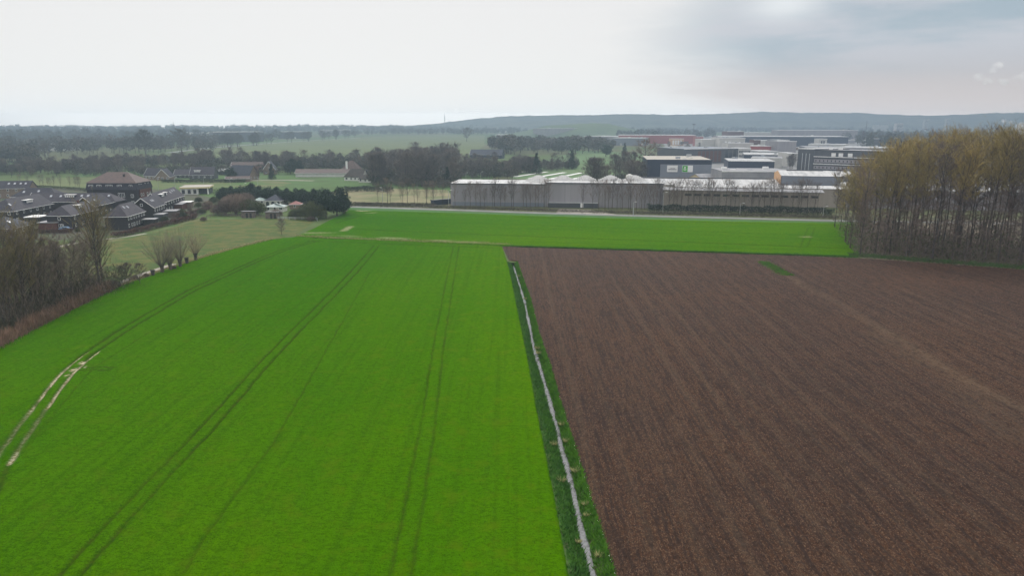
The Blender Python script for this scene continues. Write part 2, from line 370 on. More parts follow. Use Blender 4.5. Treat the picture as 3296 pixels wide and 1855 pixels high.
def offset_line(pts, d):
    P = np.array([[p[0], p[1]] for p in pts], float); T = np.gradient(P, axis=0); T /= np.hypot(T[:, 0], T[:, 1])[:, None]+1e-9
    return P + np.c_[T[:, 1], -T[:, 0]]*d
def coons(Lc, Rc, Tc, nr, nc, pw=1.35):
    ts = np.linspace(0, 1, nr)**pw; ss = np.linspace(0, 1, nc)
    Lp, Rp = resample(Lc, ts), resample(Rc, ts); Tp = resample(Tc, ss)
    s = ss[None, :, None]; A = Lp[:, None, :]*(1-s) + Rp[:, None, :]*s
    lin = Lp[-1]*(1-ss[:, None]) + Rp[-1]*ss[:, None]
    A = A + (ts[:, None, None]**2)*(Tp-lin)[None]
    return A[..., 0], A[..., 1]
def grid_mesh(name, X, Y, Z, m, attrs=None):
    nr, nc = X.shape; me = bpy.data.meshes.new(name)
    co = np.stack([X, Y, Z], -1).reshape(-1, 3).astype(np.float32)
    i = (np.arange(nr-1)[:, None]*nc + np.arange(nc-1)[None]).ravel()
    q = np.stack([i, i+1, i+nc+1, i+nc], -1).ravel().astype(np.int32)
    me.vertices.add(len(co)); me.vertices.foreach_set('co', co.ravel())
    me.loops.add(len(q)); me.loops.foreach_set('vertex_index', q)
    me.polygons.add(len(i)); me.polygons.foreach_set('loop_start', np.arange(0, len(q), 4, dtype=np.int32))
    me.polygons.foreach_set('use_smooth', np.ones(len(i), bool))
    me.update(calc_edges=True)
    for k, a in (attrs or {}).items():
        at = me.attributes.new(k, 'FLOAT', 'POINT'); at.data.foreach_set('value', a.ravel().astype(np.float32))
    me.materials.append(m); return link(name, me)

# ================================================================== GROUND
hx0, hx1, hy0, hy1 = -8, 17, 18, 205
E = 5250
mb = MB()
xs, ys = [-E, hx0, hx1, E], [-600, hy0, hy1, E]
for i in range(3):
    for j in range(3):
        if i == 1 and j == 1: continue
        mb.add([(xs[i], ys[j], 0), (xs[i+1], ys[j], 0), (xs[i+1], ys[j+1], 0), (xs[i], ys[j+1], 0)], [(0,1,2,3)])
tag(mb.build('ground', MT['ground']), kind='structure')
def sheet(name, pts, z, m, rough_edge=0.0):
    P = [G(x, y) for x, y in pts]
    mb = MB().add([(p.x, p.y, z) for p in P], [tuple(range(len(P)))])
    o = mb.build(name, m)
    if o.data.polygons[0].normal.z < 0: o.data.flip_normals()
    return tag(o, kind='structure')
def strip(name, pts, wd, z, m, n=8):
    C = smooth_poly([G(x, y) for x, y in pts], n); A, B = offset_line(C, wd/2), offset_line(C, -wd/2)
    vs = [(a[0], a[1], z) for a in A] + [(b_[0], b_[1], z) for b_ in B]; k = len(A)
    o = MB().add(vs, [(i, i+1, k+i+1, k+i) for i in range(k-1)]).build(name, m)
    if o.data.polygons[0].normal.z < 0: o.data.flip_normals()
    return tag(o, kind='structure')

# ditch edges (photo points), field edge, water line, soil edge
fe = [G(*p) for p in [(1830,1855),(1791,1637),(1761,1484),(1730,1331),(1718,1263),(1698,1151),(1675,1043),(1657,954),(1638,862),(1633,846)]]
wc = [G(*p, -.75) for p in [(1906,1855),(1876,1730),(1847,1600),(1813,1470),(1790,1370),(1767,1289),(1741,1199),(1718,1125),(1705,1058),(1687,968),(1661,883),(1650,851)]]
se = [G(*p) for p in [(1979,1851),(1945,1740),(1906,1618),(1860,1472),(1811,1319),(1802,1289),(1772,1181),(1735,1076),(1709,968),(1683,898),(1666,846)]]
def ext(pts, Y):     # carry a line on towards the camera
    a, b_ = pts[0], pts[1]; k = (Y-a.y)/(b_.y-a.y); return [Vector((a.x+(b_.x-a.x)*k, Y, 0))] + pts
fe, wc, se = ext(fe, 18), ext(wc, 18), ext(se, 18)
YE = 206.5
# main crop field
leftE = [Vector((-150, 18, 0))] + [G(*p) for p in [(-260,1330),(-120,1200),(0,1122),(80,1080),(200,1020),(330,952),(430,905),(480,886),(560,860),(640,832),(760,800),(850,776),(950,765)]]
rightE = fe + [G(1616, 795)]
topE = [G(*p) for p in [(950,765),(1080,772),(1300,783),(1616,795)]]
X, Y = coons(leftE, rightE, topE, 640, 520)
T1 = smooth_poly([Vector((-45,45,0))]+[G(*p) for p in [(0,1505),(68,1404),(147,1295),(205,1218),(240,1185),(281,1147),(352,1098),(422,1053),(527,990),(612,941),(700,900),(880,820),(1016,777)]])
T2 = smooth_poly([Vector((-39,25,0))]+[G(*p) for p in [(230,1855),(440,1622),(690,1360),(893,1130),(1122,898),(1213,792)]])
T3 = smooth_poly([Vector((-9,25,0))]+[G(*p) for p in [(1292,1855),(1382,1343),(1407,1151),(1446,921),(1469,793)]])
T4 = [G(*p) for p in [(590,1855),(678,1714),(900,1401),(1126,998),(1190,880)]]
T5 = [G(*p) for p in [(0,1545),(300,1190),(480,1075),(700,960),(900,850)]]
T6 = [G(*p) for p in [(1000,777),(1300,789),(1614,801)]]
BR = [G(*p) for p in [(236,1194),(290,1191),(365,1192)]]
lines = [(offset_line(T1, .95), .32, 1), (offset_line(T1, -.95), .32, 1), (offset_line(T2, .95), .22, .9), (offset_line(T2, -.95), .22, .9),
         (offset_line(T3, .95), .19, .55), (offset_line(T3, -.95), .19, .55), (T4, .14, .6), (T5, .16, .45), (offset_line(T6, .9), .3, .9), (T6, .25, .6),
         (offset_line([np.array([p.x,p.y]) for p in BR], .7), .25, .9), (offset_line([np.array([p.x,p.y]) for p in BR], -.7), .25, .9)]
rut = np.zeros(X.shape)
jit = (vnoise(X*.5+3, Y*.5)-.5)*.25
wobble = .75+.5*vnoise(X*.15+9, Y*.12)
for ln, wd, st in lines:
    d, _ = polyd(X + jit, Y, ln)
    rut = np.maximum(rut, st*wobble*np.clip(1.5-d/wd, 0, 1))
rut = np.clip(rut, 0, 1)
pale_patch = np.zeros(X.shape)
wa = smooth_poly([G(*p) for p in [(0,1505),(68,1404),(147,1295),(205,1218),(240,1185),(300,1138)]])
for off in (.95, -.95):
    d, pr = polyd(X+jit*.5, Y, offset_line(wa, off)); pale_patch = np.maximum(pale_patch, np.clip(1.4-d/.22, 0, 1)*np.clip(.42+1.1*(vnoise(X*.35, Y*.35)-.25), 0, 1))
for (px, py, r_) in ((265,1172,.45), (236,1194,.4), (272,1187,.2), (215,1213,.25)):
    g_ = G(px, py); pale_patch = np.maximum(pale_patch, np.clip(1.6-np.hypot((X-g_.x)*1.2, (Y-g_.y)*.6)/r_, 0, 1))
pale_patch *= np.clip(.5+vnoise(X*2, Y*2), 0, 1)
crop_h = .26 + .10*(vnoise(X*.9, Y*.5)-.5) + .10*(vnoise(X*2.3, Y*1.6)-.5) + .05*(vnoise(X*.12, Y*.08)-.5) + .03*np.sin(X*2*math.pi/3.0 + 2*vnoise(X*.05, Y*.05))
edge = np.ones(X.shape); edge[:, 0] = 0; edge[:, -1] = 0; edge[-1] = .3
Z = .03 + crop_h*(1-.95*np.clip(rut, 0, 1))*(1-np.clip(pale_patch, 0, 1)*.8)*edge
tag(grid_mesh('crop_field', X, Y, Z, MT['crop'], {'rut': rut, 'pale_patch': np.clip(pale_patch, 0, 1)}), kind='structure')
# far strip of the crop, up to the road
Lc = [G(*p) for p in [(950,765),(1010,738),(1060,712),(1125,678)]]
Rc = [G(*p) for p in [(2762,829),(2768,780),(2772,745),(2775,722)]]
X, Y = coons(Lc, Rc, [G(*p) for p in [(1125,678),(1450,687),(1850,701),(2300,714),(2775,722)]], 150, 620, 1.0)
bt = resample([G(*p) for p in [(950,765),(1080,772),(1300,783),(1616,795),(1900,803),(2300,815),(2762,829)]], np.linspace(0, 1, 620))
tsr = np.linspace(0, 1, 150)[:, None]; X += (bt[:, 0]-X[0])[None]*(1-tsr); Y += (bt[:, 1]-Y[0])[None]*(1-tsr)
rut = np.zeros(X.shape)
for pl, wd, st in (([(1136,740),(1700,763),(2740,803)], .5, .9), ([(1350,690),(1850,707),(2300,718),(2700,728)], .45, .8), ([(1250,712),(1900,733),(2700,765)], .35, .6),
                   ([(1330,727),(2000,748),(2740,778)], .35, .5), ([(960,766),(1130,770),(1695,796),(2740,826)], .5, .9), ([(1700,780),(2700,812)], .35, .5),
                   ([(1080,720),(1160,696)], .5, .8), ([(2575,800),(2600,735)], .3, .4), ([(2598,798),(2622,735)], .3, .4)):
    d, _ = polyd(X, Y + (vnoise(X*.2, Y*.2)-.5)*.5, [G(*p) for p in pl]); rut = np.maximum(rut, st*np.clip(1.5-d/wd, 0, 1))
pale_patch = np.zeros(X.shape)
for (px, py, rx, ry) in ((1169,681,3.2,1.2), (1205,684,1.6,.8), (1155,679,1.2,.8), (1195,688,2.5,.6), (2593,765,2.5,1.5), (1000,752,9,1.5), (1660,796,2,1)):
    g_ = G(px, py); pale_patch = np.maximum(pale_patch, np.clip(1.4-np.hypot((X-g_.x)/rx, (Y-g_.y)/ry), 0, 1)*(.9 if px < 1200 and py < 690 else .45))
d, _ = polyd(X, Y, [G(1105, 746), G(1128, 732)]); pale_patch = np.maximum(pale_patch, .5*np.clip(1.5-d/1.3, 0, 1))
d, _ = polyd(X, Y, [G(980, 757), G(1200, 766), G(1640, 787)]); pale_patch = np.maximum(pale_patch, .40*np.clip(1.3-d/2.0, 0, 1)*np.clip(2*vnoise(X*.12, Y*.3)-.5, 0, 1))
pale_patch *= np.clip(.4+vnoise(X*1.5, Y*1.5), 0, 1)
Z = .04 + (.24 + .12*(vnoise(X*.5, Y*.9)-.5))*(1-.95*np.clip(rut, 0, 1))
tag(grid_mesh('crop_field', X, Y, Z, MT['crop_across'], {'rut': np.clip(rut, 0, 1), 'pale_patch': pale_patch}), kind='structure')
# ploughed field
Lc = se + [Vector((se[-1].x, YE, 0)), Vector((fe[-1].x+.5, YE+1.2, 0)), G(1618, 797)]
Lc = [p for p in Lc]
Rc = [Vector((215, 18, 0)), Vector((215, 160, 0))]
Tc = [G(*p) for p in [(1618,797),(1900,806),(2300,818),(2760,834),(3000,850),(3296,872)]] + [Vector((215, 160, 0))]
X, Y = coons(Lc, Rc, Tc, 720, 860, 1.3)
bands = np.sin(X*2*math.pi/4.3 + 1.5*vnoise(X*.03, Y*.02))
fur = np.sin(X*2*math.pi/.95 + 3*vnoise(X*.2, Y*.05))
Z = .24 + .014*bands + .06*fur + .16*(vnoise(X*2.6, Y*1.9)-.3) + .10*(vnoise(X*4.4, Y*3.3)-.5) + .05*(vnoise(X*.3, Y*.2)-.5)
ed = np.minimum(1, np.arange(860)/3.0)[None]; Z = .03 + (Z-.03)*ed
dry = np.zeros(X.shape)
for pl, wd, st in (([(2539,895),(2728,1002),(2877,1092),(2984,1156),(3113,1238),(3290,1320)], 1.3, .5), ([(2850,1085),(3000,1180),(3200,1340),(3296,1420)], 3.0, .28)):
    d, _ = polyd(X + (vnoise(X*.3, Y*.15)-.5)*1.2, Y, [G(*p) for p in pl]); dry = np.maximum(dry, st*np.clip(1.5-d/wd, 0, 1)*np.clip(.25+1.3*vnoise(X*.25, Y*.1), 0, 1))
dry = np.maximum(dry, np.clip(.35*(bands-.3)*vnoise(X*.11+7, Y*.02), 0, .22))
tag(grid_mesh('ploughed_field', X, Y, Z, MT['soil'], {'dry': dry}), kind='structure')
# ditch: banks and water
ts = np.linspace(0, 1, 900)
yv = 18 + (YE-18)*ts**1.25
fx = np.interp(yv, [p.y for p in fe], [p.x for p in fe]); wx = np.interp(yv, [p.y for p in wc], [p.x for p in wc]); sxx = np.interp(yv, [p.y for p in se], [p.x for p in se])
wh = .33 + .16*(vnoise(yv*.3, yv*0)-.5) + .12*(vnoise(yv*1.1, yv*0+7)-.5); wx2 = wx + .10*(vnoise(yv*.3, yv*0+3)-.5)
prof = []
for u, z in ((0, .02), (.25, .05), (.6, -.30), (.9, -.68), (1, -.80)):
    prof.append((fx+(wx2-wh-fx)*u, z))
prof.append((wx2, -.95))
for u, z in ((0, -.80), (.12, -.66), (.45, -.28), (.8, .06), (1, .02)):
    prof.append((wx2+wh+(sxx-wx2-wh)*u, z))
X = np.stack([p[0] for p in prof], 1); Y = np.repeat(yv[:, None], len(prof), 1)
Z = np.stack([np.full(yv.shape, p[1]) for p in prof], 1); Z[:, 1:-1] += .12*(vnoise(X[:, 1:-1]*1.7, Y[:, 1:-1]*1.3)-.5)
Z[-1] = np.maximum(Z[-1], .02)
MT['bank'] = mat('ditch_bank_grass', (.045,.13,.02), (.065,.075,.03), .5, rough=1, bump=.1, bscale=3)
tag(grid_mesh('ditch_bank', X, Y, Z, MT['bank']), kind='structure')
X = np.stack([wx2-wh-.12, wx2, wx2+wh+.12], 1); Y = np.repeat(yv[:, None], 3, 1)
k = yv < YE-1.2
tag(grid_mesh('ditch_water', X[k], Y[k], np.full(X[k].shape, -.74), MT['water']), kind='structure')
def grass_stuff(name, label, pts, n, h, wd, m, seed=1, lean=.5, spread=.0):
    """blades rooted at sampled points"""
    rnd = random.Random(seed); mb = MB()
    for i in range(n):
        x, y, z = pts(rnd)
        hh = h*rnd.uniform(.5, 1.3); a = rnd.uniform(0, 6.28)
        p = Vector((x, y, z-.03)); q = p + Vector((math.cos(a)*lean*hh, math.sin(a)*lean*hh, hh))
        mb.tri(p, q, wd*rnd.uniform(.6, 1.4), rnd)
    o = mb.build(name, m); return tag(o, label, 'grass', kind='stuff')
def bank_pt(side):
    def f(rnd):
        y = 30 + (YE-31)*rnd.random()**1.3
        a = np.interp(y, yv, fx); b_ = np.interp(y, yv, wx2-wh); c = np.interp(y, yv, wx2+wh); d = np.interp(y, yv, sxx)
        if side == 0:
            u = rnd.random()**.8; return a+(b_-a)*u, y, (.03 if u < .3 else .03-(u-.3)*1.1)
        u = rnd.random()**.7; return c+(d-c)*u, y, min(.04, -.75+u*1.0)
    return f
grass_stuff('bank_grass', 'dark green tussocky grass on the crop side of the water-filled ditch', bank_pt(0), 26000, .42, .13, MT['grass_dark'], 3, .8)
grass_stuff('bank_grass', 'brighter green grass on the ploughed side of the ditch', bank_pt(1), 26000, .38, .12, MT['grass_blade'], 4, .8)
def tussock(px, py, label, k=1.0):
    rnd = random.Random(px); mb = MB(); 
    for i in range(60):
        a = rnd.uniform(0, 6.28); r_ = rnd.random()*.25*k
        p = Vector((math.cos(a)*r_, math.sin(a)*r_, -.1)); mb.tri(p, p+Vector((math.cos(a)*.45*k, math.sin(a)*.45*k, rnd.uniform(.2, .65)*k)), .08, rnd)
    o = mb.build('dry_tussock', MT['tussock']); o.location = G(px, py, -.1); tag(o, label, 'grass tussock', 'pale dry tussocks on the ditch banks')
for i, (px, py, k) in enumerate(((1729,1122,1),(1734,1138,1.1),(1807,1368,1),(1782,1432,1.1),(1823,1422,1),(1851,1518,1.2),(1807,1550,1.2),(1884,1624,.8),(1712,990,.9),(1690,962,.9),(1671,890,1.1),(1889,1660,.7),(1862,1745,.7),(1925,1790,.9))):
    tussock(px, py, ['topmost of the two pale dry tussocks halfway up the ditch on the ploughed side', 'lower of the two pale dry tussocks halfway up the ditch on the ploughed side', 'pale dry tussock on the ploughed bank above the paired ones', 'pale dry tussock on the crop bank, upper one of two beside the narrow water', 'pale dry tussock facing another across the narrow ditch water', 'large pale tussock on the ploughed bank near the first bend of the water', 'large pale tussock on the crop bank below the bend of the water', 'small dry tussock on the ploughed bank below the large pale one', 'dry tussock high on the ploughed bank where the ditch is narrow', 'dry tussock beside the thin upper stretch of the ditch water', 'dry tussock nearest the head of the ditch', 'small dry tussock by the widening water', 'small dry tussock at the crop side of the widest water', 'dry tussock lowest on the ploughed bank'][i], k)
# green weedy patch in the ploughed land
gp0, gp1 = G(2455, 845), G(2536, 890)
def patch_pt(rnd):
    u = rnd.random(); return gp0.x+(gp1.x-gp0.x)*u + rnd.gauss(0, .9), gp0.y+(gp1.y-gp0.y)*u + rnd.uniform(-.8, .8), .1
grass_stuff('weed_patch', 'bright green strip of grass left standing in the ploughed field', patch_pt, 12000, .32, .2, MT['grass_blade'], 8)

# other surfaces
sheet('pasture', [(-400,1240),(-120,1190),(0,1118),(200,1016),(330,948),(480,882),(640,828),(760,796),(850,772),(950,760),(1020,708),(1000,703),(800,706),(640,703),(500,742),(300,775),(0,800),(-400,880)], .012, MT['pasture'])
strip('mown_verge', [(300,788),(395,765),(480,748),(560,725),(640,708),(760,703)], 5, .02, MT['meadow'])
strip('footpath', [(-120,885),(0,840),(120,812),(230,786),(330,772),(410,762),(470,752)], 1.9, .028, MT['path'])
strip('muddy_track', [(300,930),(380,912),(470,880),(560,850)], 2.0, .028, MT['path'])
strip('roadside_verge', [(1040,668),(1450,684),(1850,697),(2300,710),(2800,722)], 10, .02, MT['verge'])
strip('road', [(980,662),(1130,666),(1450,676),(1850,689.5),(2300,701),(2700,711),(3000,716),(3400,722)], 5.2, .05, MT['asphalt'])
strip('rough_verge', [(1100,655),(1450,667),(1850,678),(2300,688),(2760,698),(3100,702)], 16, .015, MT['rough_verge'])
strip('side_road', [(1335,668),(1400,661),(1450,652),(1480,640)], 3.5, .056, MT['path'])
sheet('yard_entrance', [(1790,686),(1990,692),(1900,676),(1800,673)], .058, MT['path'])
sheet('forest_floor', [(2775,832),(3000,848),(3500,890),(3800,760),(3300,705),(2790,712)], .02, MT['litter'])
sheet('roadside_field', [(1130,656),(1450,664),(1460,640),(1440,612),(1130,604),(1060,620)], .01, MT['tanfield'])
sheet('housing_ground', [(-500,790),(300,772),(560,715),(640,700),(700,640),(560,612),(380,604),(-500,610)], .008, mat('gardens', (.045,.07,.025), (.075,.062,.05), .12, rough=1, detail=8))
sheet('sports_field', [(330,606),(850,614),(940,590),(860,578),(520,573),(400,578)], .02, MT['meadow'])
sheet('meadow', [(50,600),(60,576),(320,570),(420,585),(330,604)], .02, MT['meadow_pale'])
sheet('meadow', [(-200,535),(-200,520),(170,512),(230,518),(60,538)], .03, MT['meadow'])
sheet('meadow', [(330,530),(300,518),(640,512),(700,520),(560,536)], .03, MT['meadow_pale'])
sheet('far_meadow', [(480,494),(700,475),(1000,452),(1180,441),(1400,433),(1560,436),(1560,470),(1500,505),(1200,520),(800,512),(560,505)], .06, MT['meadow_pale'])
strip('farm_road', [(540,492),(700,474),(900,459),(1060,449),(1160,444)], 9, .12, MT['roof_grey'])
sheet('green_field', [(1640,575),(1700,545),(1740,520),(1830,495),(1830,482),(2000,490),(2100,500),(2050,560),(1960,585)], .03, MT['fieldfar'])
strip('garden_path', [(740,582),(900,580),(1010,582)], 5, .03, MT['path'])
sheet('industrial_yard', [(2080,600),(2140,470),(2120,440),(2900,428),(3700,470),(3900,650),(2700,640)], .03, MT['gravelyard'])
strip('access_road', [(2240,512),(2190,490),(2160,466),(2150,450)], 16, .07, MT['path'])
# strips of pale fleece on the field
for i, (a, b_) in enumerate((((1650,557),(1703,553)),((1656,570),(1760,554)),((1705,575),(1818,556)),((1765,578),(1872,557)),((1835,579),(1880,570)))):
    o = strip('crop_fleece', [a, ((a[0]+b_[0])/2, (a[1]+b_[1])/2), b_], 4.0, .25, MT['white'])
    del o['kind']
    tag(o, ['short pale fleece strip at the left end of the green field', 'second pale fleece strip from the left on the green field', 'middle pale fleece strip on the green field', 'fourth pale fleece strip from the left behind the vaulted roofs', 'last and shortest pale fleece strip next to the bare thicket'][i], 'crop cover', 'fleece strips on the green field')

# far wooded ridge, behind everything
def ridge(name, pts, y0, depth, m, seed, zb=-1, rough=5):
    """pts: (photo x, photo y of the skyline); the crest stands at distance y0"""
    n = 420; xsr = np.linspace(pts[0][0], pts[-1][0], n); top = np.interp(xsr, [p[0] for p in pts], [p[1] for p in pts])
    c, s = math.cos(PITCH), math.sin(PITCH); v = (top-927.5)/F
    hz = CAM_H + y0*(-s-v*c)/(c-v*s); wx_ = (xsr-1648)/F*(y0*c+ s*CAM_H)
    rows = [(-.5, 0), (-.38, .22), (-.25, .55), (-.1, .88), (0, 1), (.15, .9), (.5, 0)]
    X = np.stack([wx_*(1+depth*0/y0) for _ in rows], 0); Y = np.stack([np.full(n, y0+r*depth) for r, _ in rows], 0)
    Z = np.stack([hz*k for _, k in rows], 0) + (vnoise(X/45., Y/60.+seed)-.5)*rough*2*np.array([.2,.8,1,1,1,1,0])[:, None] + (vnoise(X/14., Y/20.+seed)-.5)*rough*1.5
    Z[0] = zb; Z[-1] = zb
    return tag(grid_mesh(name, X, Y, Z, m), kind='structure')
MT['ridge'] = mat('wooded_ridge', (.13,.14,.10), (.035,.05,.035), .012, rough=1, bump=5, bscale=.03)
ridge('hills', [(1150,414),(1290,407),(1400,398),(1500,386),(1600,375.5),(1700,372),(1880,370),(2050,366),(2150,369),(2250,368),(2380,363),(2450,360),(2600,362),(2760,363),(2850,368),(2980,372),(3100,369),(3200,363),(3296,362),(3500,362),(3900,372)], 4700, 500, MT['ridge'], 1, rough=2.5)
ridge('hills', [(1400,412),(1560,401),(1680,390),(1900,385),(2200,384),(2500,388),(2900,392),(3100,390),(3500,392)], 4100, 500, MT['ridge'], 9, rough=2.5)
MT['mound'] = mat('grassy_mound', (.09,.135,.05), (.06,.10,.045), .01, rough=1, bump=3, bscale=.03)
ridge('hill', [(1640,432),(1690,420),(1760,404),(1850,399),(1905,396),(1960,399),(2010,410),(2080,424)], 2300, 300, MT['mound'], 4, rough=.6)

# ================================================================== BUILDINGS
def window(parent, face, u, z, wd, h, W, L, frame='white', bars=True, name='window', pane='glass'):
    """a framed window on the front (F, y=0), back, right or left wall of a building of width W (x) and length L (y)"""
    fr = MB(); p = MB(); e = .05
    def bx(mb, a0, a1, z0, z1, o0, o1):
        if face == 'F': mb.box(u+a0, u+a1, -o1, -o0, z0, z1)
        elif face == 'R': mb.box(W/2+o0, W/2+o1, u+a0, u+a1, z0, z1)
        elif face == 'B': mb.box(u+a0, u+a1, L+o0, L+o1, z0, z1)
        elif face == 'L': mb.box(-W/2-o1, -W/2-o0, u+a0, u+a1, z0, z1)
    t = .12; bx(p, -wd/2+.02, wd/2-.02, z+.02, z+h-.02, -.02, .03)
    for a in ((-wd/2, wd/2, z, z+t), (-wd/2, wd/2, z+h-t, z+h), (-wd/2, -wd/2+t, z+t, z+h-t), (wd/2-t, wd/2, z+t, z+h-t)): bx(fr, *a, 0, .07)
    if bars and wd > 1.1:
        for q in range(1, int(wd/.9)+1):
            x_ = -wd/2 + q*wd/(int(wd/.9)+1); bx(fr, x_-.05, x_+.05, z+t, z+h-t, 0, .065)
    f = fr.build(name, MT[frame], parent); p.build('pane', MT[pane], f); return f
def gabled_roof(mb, W, L, he, hr, hipf, hipb, o=.35, t=.22, lift=.12):
    sl = (hr-he)/(W/2); ze = he-sl*o+lift; zr = hr+lift
    yf = -o + (W/2+o)*hipf; yb = L+o-(W/2+o)*hipb
    tp = [(-W/2-o,-o,ze),(W/2+o,-o,ze),(0,yf,zr),(0,yb,zr),(-W/2-o,L+o,ze),(W/2+o,L+o,ze)]
    bt = [(x,y,z-t) for x,y,z in tp]
    F_ = [(0,2,3,4),(1,5,3,2),(0,1,2),(5,4,3)]
    fs = [(0,2,3,4)[::-1],(1,2,3,5)[::-1]]
    fs = [(0,2,3,4),(2,1,5,3)]
    if hipf > .01: fs.append((0,1,2))
    else: fs += [(0,6,8,2),(2,8,7,1)]
    if hipb > .01: fs.append((5,4,3))
    else: fs += [(4,3,9,10),(3,5,11,9)]
    if hipf > .01: fs.append((0,6,7,1))
    if hipb > .01: fs.append((5,11,10,4))
    fs += [(0,4,10,6),(1,7,11,5),(6,10,9,8),(8,9,11,7)]
    if hipf > .01: fs.append((6,8,7))
    if hipb > .01: fs.append((10,11,9))
    mb.add(tp+bt, fs); return yf, yb, zr, ze
def house(name, label, cat, px, py, W, L, he, hr, rot=0, hip=(0,0), wall='brick', roof='slate', corner='FR', win='F2R2', sky=(), dorm=(), chim=None, group=None, frame='white', trim='white', o=.35, door=None, gw=True):
    g = G(px, py)
    r = empty(name, g, R(rot), label, cat, group)
    # local frame: x across, y away; shift so that the given corner sits on the given point
    dx, dy = {'FR': (-W/2, 0), 'BR': (-W/2, -L)}[corner]
    off = Matrix.Rotation(R(rot), 3, 'Z') @ Vector((dx, dy, 0)); r.location = g + off
    m = MB()
    a = he; ap_f = hr-.02 if hip[0] < .01 else he; ap_b = hr-.02 if hip[1] < .01 else he
    pf = [(-W/2,0,-.3),(W/2,0,-.3),(W/2,0,a)] + ([(0,0,ap_f)] if hip[0] < .01 else []) + [(-W/2,0,a)]
    pb = [(x,L,z) for x,y,z in ([(-W/2,0,-.3),(W/2,0,-.3),(W/2,0,a)] + ([(0,0,ap_b)] if hip[1] < .01 else []) + [(-W/2,0,a)])]
    m.add(pf, [tuple(range(len(pf)))]); m.add(pb, [tuple(range(len(pb)))[::-1]])
    m.add([(W/2,0,-.3),(W/2,L,-.3),(W/2,L,a),(W/2,0,a)], [(0,1,2,3)]); m.add([(-W/2,0,-.3),(-W/2,L,-.3),(-W/2,L,a),(-W/2,0,a)], [(3,2,1,0)])
    m.build('wall', MT[wall], r)
    rb = MB(); yf, yb, zr, ze = gabled_roof(rb, W, L, he, hr, *hip, o=o); ro = rb.build('roof', MT[roof], r)
    if trim:
        tb = MB(); e = W/2+o
        for sgn in (-1, 1): tb.beam((sgn*(e+.05), -o, ze-.1), (sgn*(e+.05), L+o, ze-.1), .12, .16)
        if hip[0] < .01:
            for sgn in (-1, 1): tb.beam((sgn*e, -o-.04, ze-.06), (0, -o-.04, zr-.02), .08, .26)
        else: tb.beam((-e, -o-.05, ze-.1), (e, -o-.05, ze-.1), .12, .16)
        tb.build('gutter', MT[trim], r)
    sl = (hr-he)/(W/2)
    def on(side, y, f):   # a point on the roof slope, f = 0 at the eaves, 1 at the ridge
        x = side*(W/2)*(1-f); return Vector((x, y, he+.12+sl*(W/2)*f))
    for side, y, f in sky:
        p = on(side, y, f); s_ = MB(); d = Vector((-side, 0, sl)).normalized(); nn = Vector((side*sl, 0, 1)).normalized()
        s_.beam(p-d*.6+nn*.05, p+d*.6+nn*.05, .95, .14); s_.build('skylight', MT['skylight'], ro)
    for side, y, f, wd in dorm:
        p = on(side, y, f); q = MB(); x0 = p.x; x1 = p.x-side*1.9
        q.box(min(x0,x1), max(x0,x1), y-wd/2, y+wd/2, p.z-.1, p.z+1.25); dm = q.build('dormer', MT['navy'], r)
        q = MB().box(min(x0,x1)-.2, max(x0,x1)+.2, y-wd/2-.2, y+wd/2+.2, p.z+1.25, p.z+1.43); q.build('dormer_roof', MT['white'], dm)
        q = MB()
        for k in range(int(wd/.9)): yy = y-wd/2+.5+k*.9; q.box(x0-.03 if side>0 else x0-.06, x0+.06 if side>0 else x0+.03, yy-.32, yy+.32, p.z+.2, p.z+1.05)
        q.build('window', MT['white'], dm)
    if chim: q = MB().box(-.35,.35,chim-.4,chim+.4,zr-.6,zr+.9); c_ = q.build('chimney', MT['brick_red'], ro)
    i = 0; rnd = random.Random(int(px*7+py))
    while i < len(win):
        fc, n = win[i], int(win[i+1]); i += 2
        span = W if fc in 'FB' else L
        for fl in range(max(1, int(he//2.6))):
            z = .9+fl*2.75
            if z+1.3 > he: break
            cnt = n
            for k in range(cnt):
                u = (k+.5)/cnt*span + (-W/2 if fc in 'FB' else 0) + rnd.uniform(-.25, .25)
                wd = rnd.choice((1.0, 1.0, 1.5)) if cnt < 8 else .8
                window(r, fc, u, z, wd, 1.35, W, L, frame)
    if hip[0] < .01 and he > 4 and gw: window(r, 'F', 0, he+.5, 1.0, 1.1, W, L, frame)
    if door: window(r, 'F', door, 0.05, 1.1, 2.1, W, L, frame, False, 'door', 'charcoal')
    return r
EST = 'dark brick houses of the estate'
# the estate on the left
house('row_house', 'long terraced row with a wide white dormer, in front of the mansard block', 'house', 93, 684, 9, 40, 5.0, 8.4, -90, (0,1), corner='FR', win='R9L0', sky=((1,4,.6),(1,9.5,.6),(1,14,.6),(1,23.5,.65),(1,26.5,.65),(1,31,.62),(1,36,.65)), dorm=((1,18.5,.42,4.6),), group=EST)
house('row_house', 'dark roofed row with hipped end, farthest back left of the mansard block', 'house', 40, 668, 10, 22, 5.2, 9.0, -90, (1,1), corner='FR', win='R5', sky=((1,5,.5),(1,12,.6)), group=EST)
house('row_house', 'pale walled row with four skylights at the left frame edge behind the estate', 'house', -70, 640, 9, 26, 5.5, 9, -82, (0,0), corner='FR', wall='brick_tan', win='R6', sky=((1,15,.6),(1,18,.6),(1,21,.6),(1,23.5,.6)), group=EST)
house('row_house', 'large dark hipped row with a flat dormer, left edge behind the grey hipped house', 'house', 48, 722, 11, 28, 5.4, 9.6, 3, (1,0), win='F3R6', sky=((1,3,.5),(-1,8,.5)), dorm=((1,15,.35,4.5),), group=EST)
house('row_house', 'nearest grey hipped roof house with pale walls at the left frame edge', 'house', 42, 762, 12, 13, 3.0, 6.4, 4, (1,1), wall='brick_tan', roof='slate2', win='F3R3', sky=((1,4,.5),), group=EST)
